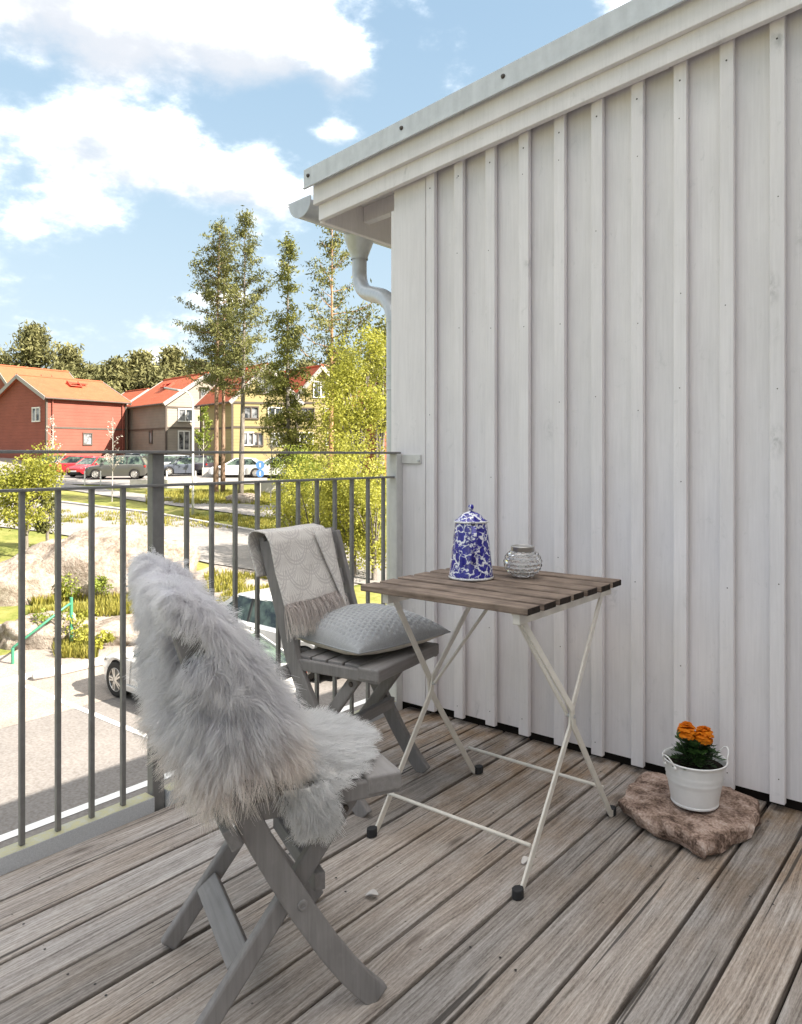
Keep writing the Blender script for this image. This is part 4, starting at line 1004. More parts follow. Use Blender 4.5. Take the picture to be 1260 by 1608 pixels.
def cards(centers, size, aspect=.45, up=.3, count=1, rng=RNG, spread=0):
    """little leaf-shaped faces at given centres"""
    n = len(centers)*count; c = np.repeat(centers, count, 0) + rng.normal(size=(n,3))*spread
    a = rng.normal(size=(n,3)); a[:,2] += up; a /= np.linalg.norm(a, axis=1, keepdims=True); b = np.cross(a, rng.normal(size=(n,3))); b /= np.linalg.norm(b, axis=1, keepdims=True)+1e-9
    s = (size*rng.uniform(.6,1.3,n))[:,None]; w = s*aspect*.5
    V = np.stack([c - a*s*.5, c + b*w, c + a*s*.5, c - b*w], 1).reshape(-1,3); Fc = np.arange(4*n).reshape(-1,4); return V, Fc
def conifer(name, label, base, H, crown0, width, kind='pine', lean=(0,0), bark_m='bark_pine', leaf='needle', dens=1.0, seed=1, group='tall conifers by the road', cat='tree', cardsize=.21, gapy=.25):
    rs = random.Random(seed); rg = np.random.default_rng(seed)
    t = thing(name, label, cat, base, 0, group)
    r0 = .0085*H + .035; pts = []; n = 12
    bx, by = rs.uniform(-.15,.15), rs.uniform(-.15,.15)
    axis = lambda q: Vector((lean[0]*q*H + bx*math.sin(q*3.1), lean[1]*q*H + by*math.sin(q*2.3), q*H))
    pts = [axis(i/n) for i in range(n+1)]; pts[0].z = -.4
    MB().tube(pts, [max(.02, r0*(1-.92*(i/n)**1.0)) for i in range(n+1)], 9).build('trunk', M[bark_m], t, smooth=True)
    br = MB(); C = []; tint = []
    nb = int(62*dens) if kind == 'pine' else int(120*dens)
    for i in range(nb):
        q = crown0 + (1-crown0)*((i+rs.random())/nb); 
        f = (q-crown0)/(1-crown0)
        if kind == 'pine': L = width*(.30 + .75*math.sin(math.pi*min(1, f*.80+.16))**.8)*(1-.72*f)*rs.uniform(.45,1.25); el = rs.uniform(-.15,.35) + .55*f
        else: L = width*(1-f)**.85*rs.uniform(.6,1.1) + .12; el = rs.uniform(-.38,-.05) + .5*f
        if rs.random() < gapy*.5: continue
        a = rs.random()*6.283; d = Vector((math.cos(a)*math.cos(el), math.sin(a)*math.cos(el), math.sin(el))); p0 = axis(q); 
        p1 = p0 + d*(L*.55) + Vector((0,0,-.05*L)); p2 = p0 + d*L + Vector((0,0, .10*L if kind == 'pine' else -.12*L))
        br.tube([p0, p1, p2], [.010*L+.014, .006*L+.009, .006], 4, cap=False)
        m = max(3, int((7 if kind == 'pine' else 9)*L/width*1.5)); sh = rs.random()
        for k in range(m):
            s = (.28 if kind == 'pine' else .12) + (.80 if kind == 'pine' else .9)*(k+rs.random())/m; w = .18 + .16*L*s*.4
            pc = p0.lerp(p1, s/.55) if s < .55 else p1.lerp(p2, (s-.55)/.45); sd = Vector((-d.y, d.x, 0)); pc = pc + sd*rs.gauss(0, w*(.9 if kind=='pine' else .8)) + Vector((0,0,rs.gauss(.03 if kind=='pine' else -.10,.10)))
            C.append(tuple(pc)); tint.append(.25+.6*sh+rs.uniform(-.12,.15))
    br.build('branches', M[bark_m], t, smooth=True)['kind'] = 'stuff'
    C = np.array(C); per = 26
    V, Fc = cards(C, cardsize, .30, .55 if kind == 'pine' else -.05, per, rg, np.array([.17,.17,.10])*(cardsize/.21))
    T = np.repeat(np.repeat(np.array(tint), per) + rg.uniform(-.15,.15,len(C)*per), 4)
    npmesh('crown', V, Fc, M[leaf], t, np.clip(T,0,1)); return t
def leafy(name, label, base, H, rx, rz, nleaf, leaf, size=.13, trunk=True, bark_m='bark_grey', lobes=9, seed=1, group=None, cat='shrub', lowz=.12, cap=.85):
    rs = random.Random(seed); rg = np.random.default_rng(seed); t = thing(name, label, cat, base, 0, group)
    cz = H - rz; L = []
    for i in range(lobes):
        a = rs.random()*6.28; e = rs.uniform(-.8,1); r_ = rs.uniform(.15,.72); L.append((Vector((rx*r_*math.cos(a)*math.sqrt(1-.5*max(0,e)**2), rx*r_*math.sin(a), cz + rz*.72*e)), rs.uniform(.34,.58)*rx, rs.random()))
    if trunk:
        tb = MB(); top = Vector((0,0,cz))
        tb.tube([(0,0,-.3),(rs.uniform(-.05,.05),rs.uniform(-.05,.05),cz*.5),top], [.02*H+.02,.014*H+.015,.012], 7, cap=False)
        for c, r_, s in L: tb.tube([(0,0,max(.05,cz*.35)), tuple(Vector((0,0,cz*.5)).lerp(c, .5)+Vector((0,0,.1))), tuple(c)], [.008*H+.008,.006*H,.006], 5, cap=False)
        tb.build('trunk', M[bark_m], t, smooth=True)
    C = []; T = []
    for i in range(nleaf):
        c, r_, s = rs.choice(L); v = Vector((rs.gauss(0,1), rs.gauss(0,1), rs.gauss(0,1))).normalized()*r_*(rs.random()**.42); v.z *= min(1.2, rz/rx); p = c + v
        if p.z < lowz or mn.noise(p*(2.4/rx)+Vector((seed,0,0))) < -.22: continue
        C.append(tuple(p)); T.append(.15 + .5*s + .3*(.5+.5*mn.noise(p*(3/rx))) + rs.uniform(-.12,.12))
    V, Fc = cards(np.array(C), size, .62, .25, 1, rg); npmesh('crown', V, Fc, M[leaf], t, np.clip(np.repeat(np.array(T), 4),0,1)); return t
def base_at(px, d): x, y = at(px, d); return (x, y, gz(x, y))
def top_h(px, py, d): x, y = at(px, d); return CAM_H + (HY-py)*d/F_PX - gz(x, y)
conifer('pine_tree', 'tall pine with bare lower trunk, leftmost of the row by the road', base_at(339,45), top_h(325,352,45),   .40, 3.1, seed=3, lean=(.006,.012), dens=1.5)
conifer('pine_tree', 'slim pine growing close behind the leftmost pine, its trunk just right of it', base_at(350,46.5), top_h(345,405,46.5), .42, 2.4, seed=8, dens=1.0)
conifer('pine_tree', 'tall pine with dark trunk between the leftmost pine and the spruce', base_at(378,43.5), top_h(387,340,43.5), .36, 2.7, seed=5, dens=1.5, bark_m='bark_grey', lean=(.004,.012))
conifer('spruce_tree', 'narrow dark green spruce with branches reaching low', base_at(456,38), top_h(456,374,38), .20, 1.75, 'spruce', seed=4, bark_m='bark_grey', leaf='needle_dark', dens=.85, gapy=.5)
conifer('pine_tree', 'tall pine with bright orange trunk just left of the gutter', base_at(519,36), top_h(526,352,36), .42, 2.9, seed=12, bark_m='bark_red', leaf='needle', dens=.85, gapy=.5, lean=(0,.006))
leafy('lime_tree', 'tall fresh lime green leafy tree behind the downpipe', base_at(560,33), top_h(565,500,33), 2.0, 3.4, 17000, 'leaf_lime', .115, seed=21, lobes=16, group='leafy trees right of the pines', cat='tree')
leafy('lime_tree', 'lower yellow-green tree left of the downpipe', base_at(532,37), top_h(532,585,37), 1.9, 2.6, 12000, 'leaf_lime', .115, seed=22, lobes=12, group='leafy trees right of the pines', cat='tree')
leafy('birch_tree', 'sparse tree showing between the downpipe and the pines', base_at(598,42), top_h(600,482,42), 1.8, 4.0, 5000, 'needle', .22, seed=23, lobes=14, group='leafy trees right of the pines', cat='tree')
shr = [(462,27,745,1.15,'small yellow-green bush at the left end of the hedge'), (492,25.5,712,1.4,'round yellow-green bush below the spruce'), (525,25,722,1.4,'yellow-green bush in front of the orange pine'),
       (556,24,716,1.45,'bright yellow-green bush in the middle of the hedge'), (588,23.5,712,1.4,'yellow-green bush beside the white end post'), (470,31,700,1.2,'green bush at the back of the hedge below the spruce'), (545,29,690,1.5,'tall yellow-green bush at the back of the hedge')]
for i, (px, d, ty, rx, lab) in enumerate(shr):
    h = top_h(px, ty, d); leafy('shrub', lab, base_at(px, d), h, rx, h*.52, 9000, 'leaf_lime' if i != 5 else 'leaf_green', .085, seed=30+i, lobes=14, group='hedge of bushes behind the far chair', lowz=.0)
leafy('bush', 'yellow-green leafy bush at the left edge rising behind the rock', base_at(42,26.5), top_h(42,700,26.5), 1.35, 1.75, 11000, 'leaf_lime', .10, seed=41, lobes=20, group='bushes by the rock')
leafy('bush', 'loose darker bush beside the yellow-green bush at the left edge', base_at(76,28), top_h(76,745,28), .75, 1.2, 2600, 'needle', .12, seed=42, lobes=9, group='bushes by the rock')
for i, (px, d, h, lab) in enumerate(((112,21.6,.75,'low green bush at the foot of the big rock'), (160,21.3,.7,'small weed clump right of centre at the foot of the rock'), (228,21.5,.8,'small leafy weed at the right end of the rock'), (78,17.9,.8,'low bush behind the green handrail'), (128,17.6,.9,'yellowing bush right of the green fence post'), (160,17.3,.5,'low yellow weeds above the parked silver car'), (98,21.5,.5,'weed tuft left at the foot of the big rock'))):
    leafy('weed_bush', lab, base_at(px, d), h, h*.62, h*.5, 700, 'leaf_green' if i in (0,1,2,3) else 'leaf_lime', .075, seed=50+i, trunk=False, lobes=6, group='low plants by the car park')
for i, (px, ty, w, lab) in enumerate(((52,520,6.5,'broad dark pine crown above the red house'), (-20,545,5,'far pine at the left edge'), (108,552,4.5,'far pine just right of the broad crown'), (150,582,4,'low far pine above the low red roof'), (182,572,4,'far pine left of the grey house roof'),
        (222,560,4.2,'far pine above the gap left of the grey house'), (270,553,4.6,'far pine above the grey house roof'), (312,572,4.0,'far pine right of the grey gable'), (250,585,3.5,'short far pine behind the grey house roof'), (345,580,4,'far pine between the grey and olive houses'), (440,590,4.5,'far pine behind the olive house'), (482,575,4.5,'far pine behind the right olive gable'), (530,560,4.5,'far pine behind the lime trees'), (585,575,4.5,'far pine nearest the downpipe'))):
    b = base_at(px, 98 + 3*(i % 4)); d = 98 + 3*(i % 4)
    conifer('far_pine', lab, b, top_h(px, ty, d), .18, w*.95, seed=70+i, leaf='needle_far', dens=1.5, cardsize=.75, group='pines behind the houses', gapy=.1)
def sapling(px, d, ty, lab, leaf, nl, bm='bark_birch', spread=.5, size=.10, group='young trees by the road', seed=1):
    rs = random.Random(seed); b = base_at(px, d); H = top_h(px, ty, d); t = thing('sapling', lab, 'tree', b, 0, group); mb = MB()
    mb.tube([(0,0,-.2),(.04,.02,H*.5),(.0,.05,H)], [.035,.024,.008], 6, cap=False); C = []
    for i in range(26):
        q = rs.uniform(.35,.97); a = rs.random()*6.28; L = spread*(1.15-q)*rs.uniform(.8,2.2); p0 = Vector((.04,.02,q*H)); p2 = p0 + Vector((math.cos(a)*L, math.sin(a)*L, L*1.1)); mb.tube([p0, p0.lerp(p2,.5)+Vector((0,0,-.03)), p2], [.011,.008,.004], 4, cap=False)
        for k in range(nl): C.append(tuple(p0.lerp(p2, rs.uniform(.3,1.05)) + Vector((rs.gauss(0,.06), rs.gauss(0,.06), rs.gauss(0,.06)))))
    mb.build('trunk', M[bm], t, smooth=True); V, Fc = cards(np.array(C), size, .6, .3); npmesh('crown', V, Fc, M[leaf], t, RNG.random(len(V)))
sapling(176,41,655,'thin blossoming sapling left of the thick railing post','blossom',7,seed=1); sapling(82,42,650,'thin blossoming sapling at the left, before the red house','blossom',6,seed=2,spread=.45)
sapling(319,58,640,'young green birch in front of the grey house','leaf_green',60,seed=3,spread=.7,size=.16); sapling(425,39,665,'staked sapling beside the blue road signs','blossom',9,seed=4,spread=.5)

# ------------------------------------------------------------------ rocks
def rock(label, px, d, rx, ry, h, seed, group, rot=0, sink=.35, name='boulder'):
    x, y = at(px, d); z = gz(x, y); o_ = Vector((seed*3.1, seed, 0)); nu, nv = 72, 28; V = []; T = []
    ca, sa = math.cos(YAW+rot), math.sin(YAW+rot)
    for j in range(nv+1):
        e = -.35 + (math.pi/2+.35)*j/nv
        for i in range(nu):
            a = 2*math.pi*i/nu; v = Vector((math.cos(a)*math.cos(e), math.sin(a)*math.cos(e), math.sin(e)))
            s = 1 + .20*mn.noise(v*1.3+o_) + .10*mn.noise(v*3.1+o_) + .045*mn.noise(v*7+o_) + .02*mn.noise(v*17+o_)
            v = Vector((math.copysign(abs(v.x)**.8, v.x)*rx, math.copysign(abs(v.y)**.8, v.y)*ry, (abs(v.z)**.72)*math.copysign(1, v.z)*h))*s
            V.append((v.x*ca - v.y*sa, v.x*sa + v.y*ca, v.z))
    Fc = [(j*nu+i, j*nu+(i+1)%nu, (j+1)*nu+(i+1)%nu, (j+1)*nu+i) for j in range(nv) for i in range(nu)]
    o = MB().add(V, Fc).build(name, M['rock'], smooth=True); o.location = (x, y, z-.05); return tag(o, label, 'rock', group)
def rock_mat():
    m = Mat('lichened granite', .92, .2); p = m.coord(); a = m.noise(p, 1.6, 8, .68); b = m.noise(p, 9, 6, .7); g = m.N.new('ShaderNodeNewGeometry'); 
    c = m.ramp(m.mix(.45, a, b), (.34, (.095,.066,.046)), (.45, (.21,.165,.128)), (.56, (.33,.28,.23)), (.70, (.43,.385,.33)))
    cr = m.ramp(m.vor(m.coord(scale=(1,1,.7)), .8, 'DISTANCE_TO_EDGE').outputs['Distance'], (.006, 1.0), (.02, 0.0)); c = m.mix(m.math('MULTIPLY', cr, .22), c, (.07,.055,.04))
    m.color(c).bump(m.mix(.5, a, b), .8, .12); return m.m
M['rock'] = rock_mat()
rock('big pale brown granite outcrop beside the road', 168, 23.4, 2.55, 1.7, 1.72, 2, 'rocks beyond the car park')
rock('low granite hump at the left end of the outcrop', 40, 22.2, 1.5, 1.2, 1.05, 5, 'rocks beyond the car park')
rock('flat grey bedrock under the green handrail', 66, 18.2, 1.0, .8, .62, 7, 'rocks beyond the car park')
rock('small pale stone in the grass under the pines', 382, 41, .9, .7, .5, 9, 'rocks beyond the car park')
rock('low pale bedrock right of the outcrop, behind the near chair', 210, 18.6, 1.3, 1.0, .42, 11, 'rocks beyond the car park')
o = MB().tube([(LOT_X+.15, 4.55, -3.38), (LOT_X+.20, 5.0, -3.37), (LOT_X+.2, 6.05, -3.38)], [.07,.085,.06], 12).build('kerb_stone', M['kerb'], smooth=True); tag(o, 'loose pale kerb stone lying at the car park edge', 'stone')

# ------------------------------------------------------------------ grass blades on the verges
def grass():
    V = []; T = []; bands = [((-60,36.2),(470,33.2),1.8,2200,.16), ((230,43),(440,43),3.4,2600,.2), ((260,22),(480,20.5),3.0,3600,.15), ((50,21.0),(290,20.9),1.0,2600,.22), ((90,17.6),(150,17.5),.7,700,.22), ((390,19),(470,17.8),1.6,1200,.13)]
    rs = random.Random(5)
    for (p0, d0), (p1, d1), w, n, h in bands:
        for i in range(n):
            t = rs.random(); x, y = at(p0+(p1-p0)*t, d0+(d1-d0)*t + rs.uniform(-w,w)); 
            if mn.noise(Vector((x*.9,y*.9,0))) < -.15: continue
            z = gz(x, y); a = rs.random()*6.28; hh = h*rs.uniform(.5,1.4); k = rs.random()
            for q in range(4):
                a2 = a + q*1.6; dx, dy = math.cos(a2), math.sin(a2); s = .03; lx = rs.uniform(-.5,.5)*hh
                V += [(x-dy*s+dx*.04, y+dx*s+dy*.04, z-.02), (x+dy*s+dx*.04, y-dx*s+dy*.04, z-.02), (x+dx*(.06+abs(lx)), y+dy*(.06+abs(lx)), z+hh)]; T += [k*.6, k*.6, k]
    V = np.array(V); o = npmesh('grass', V, np.arange(len(V)).reshape(-1,3), leaf_mat('grass blades', (.15,.15,.025), (.44,.38,.085), .6, .4), None, np.array(T)); tag(o, 'short yellow-green grass on the road verges', 'grass', kind='stuff')
grass()

# ------------------------------------------------------------------ houses across the road
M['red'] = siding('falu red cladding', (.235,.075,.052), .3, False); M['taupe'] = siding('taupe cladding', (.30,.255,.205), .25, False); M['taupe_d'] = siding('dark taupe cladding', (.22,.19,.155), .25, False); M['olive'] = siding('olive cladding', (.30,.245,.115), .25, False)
M['tile'] = tile_mat('orange roof tile', (.36,.088,.038)); M['white_trim'] = simple('white window trim', (.62,.60,.55), .6, .4); M['dark_trim'] = simple('dark trim', (.09,.07,.055), .7, .3); M['grey_trim'] = simple('grey verge board', (.30,.28,.26), .7, .3)
M['fireladder'] = simple('red roof hatch metal', (.42,.065,.035), .6, .3); M['concrete'] = ground_mat('pale concrete', [(.46,.42,.37), (.56,.52,.47)], 2, .3)
def pane_mat():
    m = Mat('window glass', .05, .7); n = m.noise(m.coord(rnd=40.0), 1.4, 3); m.color(m.ramp(n, (.42, (.03,.035,.04)), (.58, (.26,.26,.26)))); return m.m
M['pane'] = pane_mat()
class House:
    """gabled house; corner C, e1 along the gable, e2 along the eaves (unit, horizontal), wall to eave height ze"""
    def __init__(s, name, label, corner, e1, W, e2, L, z0, ze, zr, wall_m, side_m=None, group='houses across the road', over=.35, trim='dark_trim'):
        s.t = thing(name, label, 'house', (*corner, z0), 0, group); s.e1 = Vector((*e1, 0)).normalized(); s.e2 = Vector((*e2, 0)).normalized(); s.W, s.L, s.ze, s.zr = W, L, ze-z0, zr-z0; s.trim = trim
        e1, e2 = s.e1, s.e2; Z = Vector((0,0,1)); P = lambda a, b, z: e1*a + e2*b + Z*z
        s.P = P
        V = [P(0,0,-1.5), P(W,0,-1.5), P(W,L,-1.5), P(0,L,-1.5), P(0,0,s.ze), P(W,0,s.ze), P(W,L,s.ze), P(0,L,s.ze), P(W/2,0,s.zr-.06), P(W/2,L,s.zr-.06)]
        s.wall = MB().add(V, [(0,1,5,8,4), (2,3,7,9,6), (3,0,4,7), (1,2,6,5), (4,8,9,7), (8,5,6,9)], 0)
        s.wall.m = [0,0,1,1,0,0]; s.wall = s.wall.build('wall', [M[wall_m], M[side_m or wall_m]], s.t)
        sl = (s.zr-s.ze)/(W/2); o = over; th = .16; R_ = MB()
        for sg in (0, 1):
            ea = -o if sg == 0 else W+o; ez = s.ze - o*sl
            a = [P(ea,-o,ez), P(W/2,-o,s.zr), P(W/2,L+o,s.zr), P(ea,L+o,ez)]; b = [q + Z*th for q in a]
            R_.add(a+b, [(0,3,2,1),(4,5,6,7),(0,1,5,4),(1,2,6,5),(2,3,7,6),(3,0,4,7)])
        s.roof = R_.build('roof', M['tile'], s.t)
        for bb in (-o-.03, L+o+.03):
            for sg in (0, 1):
                ea = -o if sg == 0 else W+o; MB().bar(P(ea, bb, s.ze-o*sl+.02), P(W/2, bb, s.zr+.02), .05, .34, e2).build('verge_board', M['grey_trim'], s.roof)
        for ea in (-o-.06, W+o+.06): MB().tube([P(ea,-o,s.ze-o*sl+.05), P(ea,L+o,s.ze-o*sl+.05)], .075, 8).build('gutter', M[trim], s.roof)
        rg_ = MB(); rg_.tube([P(W/2,-o,s.zr+th), P(W/2,L+o,s.zr+th)], .11, 8).build('ridge_tiles', M['tile'], s.roof)
        for a_, b_ in ((0,0),(W,0),(0,L)):
            MB().bar(P(a_,b_,-1), P(a_,b_,s.ze), .16, .16, e1).build('corner_post', M[trim], s.wall)
    def band(s, z, face):
        P, e = s.P, .025
        (MB().bar(P(0,-e,z), P(s.W,-e,z), .06, .16, s.e2) if face == 'gable' else MB().bar(P(-e,0,z), P(-e,s.L,z), .06, .16, s.e1)).build('band_board', M[s.trim], s.wall)
    def window(s, face, u, z, w, h, trim='white_trim', mull=1):
        P = s.P
        if face == 'gable': Q = lambda a, b, o: P(u+a, -o, z+b); n = s.e2; along = s.e1
        elif face == 'far': Q = lambda a, b, o: P(s.W+o, u+a, z+b); n = s.e1; along = s.e2
        else: Q = lambda a, b, o: P(-o, u+a, z+b); n = s.e1; along = s.e2
        f = MB(); t = .11
        for a0, b0, a1, b1 in ((-w/2,-h/2,w/2,-h/2),(-w/2,h/2,w/2,h/2)): f.bar(Q(a0-t/2,b0,.05), Q(a1+t/2,b1,.05), .10, t, n)
        for a0 in [-w/2, w/2] + [(-w/2 + w*(k+1)/(mull+1)) for k in range(mull)]: f.bar(Q(a0,-h/2,.045), Q(a0,h/2,.045), .09, t*.8, n)
        fo = f.build('window', M[trim], s.wall)
        MB().add([Q(-w/2,-h/2,.02),Q(w/2,-h/2,.02),Q(w/2,h/2,.02),Q(-w/2,h/2,.02)], [(0,1,2,3)]).build('pane', M['pane'], fo)
        return fo
    def door(s, u, w=1.0, h=2.1):
        P = s.P; MB().bar(P(u,-.03,0), P(u,-.03,h), .07, w, s.e2).build('door', M['white_trim'], s.wall)
    def hatch(s, a, b, w=.8):
        P = s.P; sl = (s.zr-s.ze)/(s.W/2); z = s.ze + sl*a + .28; f = MB()
        f.bar(P(a-.2,b,z-.1), P(a-.2,b+w,z-.1), .5, .08, s.e1); f.bar(P(a+.3,b+.2,z+.25), P(a+.3,b+w*1.6,z+.2), .35, .08, s.e1); f.bar(P(a-.2,b+.1,z-.2), P(a+.4,b+.1,z+.3), .08,.3, s.e2); f.bar(P(a-.2,b+w-.1,z-.2), P(a+.4,b+w-.1,z+.3), .08,.3, s.e2)
        f.build('roof_hatch', M['fireladder'], s.roof)
def dirld(l, d): return (l*RT[0]+d*FW[0], l*RT[1]+d*FW[1])
def z_at(py, d): return CAM_H + (HY-py)*d/F_PX
# red house: long wall towards us, near corner at left
h = House('red_house', 'dark red clad house with orange tiled roof at the left edge', at(73,66), dirld(-.818,.575), 8.6, dirld(.575,.818), 7.9, .4, z_at(625,66)+.1, z_at(607,74.5)+.35, 'red', trim='dark_trim')
h.band(z_at(672,68)-.4, 'side'); h.window('side', 3.9, z_at(689,68.5)-.4, .85, 1.05, 'dark_trim', 0); h.window('gable', 1.6, z_at(650,66)-.4, 1.2, 1.2); h.hatch(2.6, 3.6, 1.3)
MB().tube([h.P(-.12,.5,-.8), h.P(-.12,.5,h.ze-.3), h.P(-.4,.5,h.ze-.05)], .06, 6).build('downpipe', M['red'], h.wall); MB().tube([h.P(-.12,7.5,-.8), h.P(-.12,7.5,h.ze-.3), h.P(-.4,7.5,h.ze-.05)], .06, 6).build('downpipe', M['red'], h.wall)
h2 = House('red_house', 'taller orange tiled roof rising behind the red house', at(30,77), dirld(-.818,.575), 8.6, dirld(.575,.818), 7.6, .8, z_at(625,77), z_at(580,82), 'red', trim='dark_trim'); h2.hatch(2.8, 4.0, 1.4)
# grey house: gable turned to the right
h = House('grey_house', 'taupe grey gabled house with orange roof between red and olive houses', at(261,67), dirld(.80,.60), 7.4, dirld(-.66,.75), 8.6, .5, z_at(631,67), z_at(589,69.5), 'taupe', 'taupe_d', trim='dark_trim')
h.band(z_at(640,68)-.5, 'gable'); h.band(z_at(672,68)-.5, 'gable'); h.band(z_at(673,68)-.5, 'side'); h.window('gable', 3.7, z_at(619,69)-.5, 1.1, 1.2, 'dark_trim'); h.window('gable', 1.75, z_at(652,68)-.5, 1.3, 1.1); h.window('gable', 5.2, z_at(653,69)-.5, 1.3, 1.1)
h.window('gable', 1.6, z_at(692,68)-.5, 1.0, 1.7); h.window('gable', 5.3, z_at(690,69)-.5, 1.2, 1.6); h.door(3.5); h.window('side', 3.2, z_at(686,68.5)-.5, .6, 1.1, 'dark_trim', 0); h.hatch(2.2, 4.0, 1.4)
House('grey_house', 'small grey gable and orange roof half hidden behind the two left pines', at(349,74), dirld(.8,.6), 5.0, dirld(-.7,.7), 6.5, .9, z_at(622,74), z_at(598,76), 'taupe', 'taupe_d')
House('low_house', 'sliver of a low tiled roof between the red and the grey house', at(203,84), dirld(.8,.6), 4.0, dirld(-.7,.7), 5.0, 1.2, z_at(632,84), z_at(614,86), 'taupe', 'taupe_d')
# olive houses
h = House('olive_house', 'olive brown gabled house with orange roof behind the pines', at(365,60), dirld(.93,.36), 5.2, dirld(-.62,.78), 6.0, .3, z_at(626,60), z_at(577,62), 'olive', trim='dark_trim')
h.band(z_at(633,61)-.3, 'gable'); h.band(z_at(671,61)-.3, 'gable'); h.band(z_at(672,61)-.3, 'side'); h.window('gable', 2.6, z_at(606,61.5)-.3, 1.3, 1.3, 'dark_trim'); h.window('gable', 1.45, z_at(648,60.5)-.3, 1.15, .95, 'dark_trim'); h.window('gable', 3.4, z_at(649,61)-.3, 1.15, .95)
h.window('gable', 1.2, z_at(689,60.5)-.3, .9, 1.0); h.window('gable', 2.0, z_at(690,60.5)-.3, .8, 1.0, 'dark_trim'); h.window('gable', 3.7, z_at(690,61)-.3, 1.2, 1.0); h.hatch(2.0, 2.4, 1.0)
h = House('olive_house', 'right hand olive gabled house half hidden by the spruce', at(458,62), dirld(.95,.30), 4.8, dirld(-.62,.78), 6.0, .3, z_at(628,62), z_at(580,64), 'olive', trim='dark_trim')
h.band(z_at(633,63)-.3, 'gable'); h.band(z_at(671,63)-.3, 'gable'); h.window('gable', 2.4, z_at(612,63)-.3, 1.2, 1.3); h.window('gable', 1.3, z_at(650,62.5)-.3, 1.1, .95, 'dark_trim'); h.window('gable', 3.3, z_at(650,63)-.3, 1.1, .95); h.window('gable', 1.2, z_at(690,62.5)-.3, 1.1, 1.1); h.window('gable', 3.4, z_at(690,63)-.3, 1.1, 1.1)
h = House('red_house', 'red clad house corner showing between the lime trees and the downpipe', at(592,52), dirld(.8,.6), 6.0, dirld(-.6,.8), 6.0, .2, z_at(640,52), z_at(595,54), 'red'); h.window('gable', 2.0, 2.0, 1.0, 1.2)
# concrete garden walls in front of the olive houses and along the far car park
for px0, px1, d, hgt, lab in ((318,525,57.5,.75,'long low pale wall in front of the olive houses'), (400,452,46,.7,'short white concrete wall right of the far white car'), (205,300,48.6,.55,'low white wall along the far car park edge')):
    a = base_at(px0, d); b = base_at(px1, d); o = MB().bar((a[0],a[1],a[2]+hgt/2-.2), (b[0],b[1],b[2]+hgt/2-.2), .25, hgt+.4, (FW[0],FW[1],0)).build('garden_wall', M['concrete'], bevel=.02); tag(o, lab, 'wall', 'low walls across the road')

# ------------------------------------------------------------------ cars
M['tyre'] = simple('tyre rubber', (.03,.028,.026), .85, .2); M['rim'] = galv('alloy rim', (.55,.52,.48), .35, .6); M['car_glass'] = None
def cg():
    m = Mat('car window glass', .03, .8); n = m.noise(m.coord(), 3.2, 4); m.color(m.ramp(n, (.40, (.012,.016,.014)), (.62, (.10,.135,.10)))); return m.m
M['car_glass'] = cg(); M['car_black'] = simple('black car plastic', (.02,.02,.02), .6, .4); M['lamp_w'] = simple('headlamp', (.60,.60,.58), .15, .8); M['lamp_r'] = simple('tail lamp', (.32,.015,.012), .25, .7); M['plate'] = simple('number plate', (.62,.62,.60), .4, .4)
def paint(name, c):
    m = Mat(name, .3, .5, .0); m.b.inputs['Coat Weight'].default_value = .8; m.b.inputs['Coat Roughness'].default_value = .04
    n = m.noise(m.coord(), 2.5, 4); m.color(m.ramp(n, (.3, tuple(q*.93 for q in c)), (.7, tuple(min(1,q*1.05) for q in c)))); return m.m
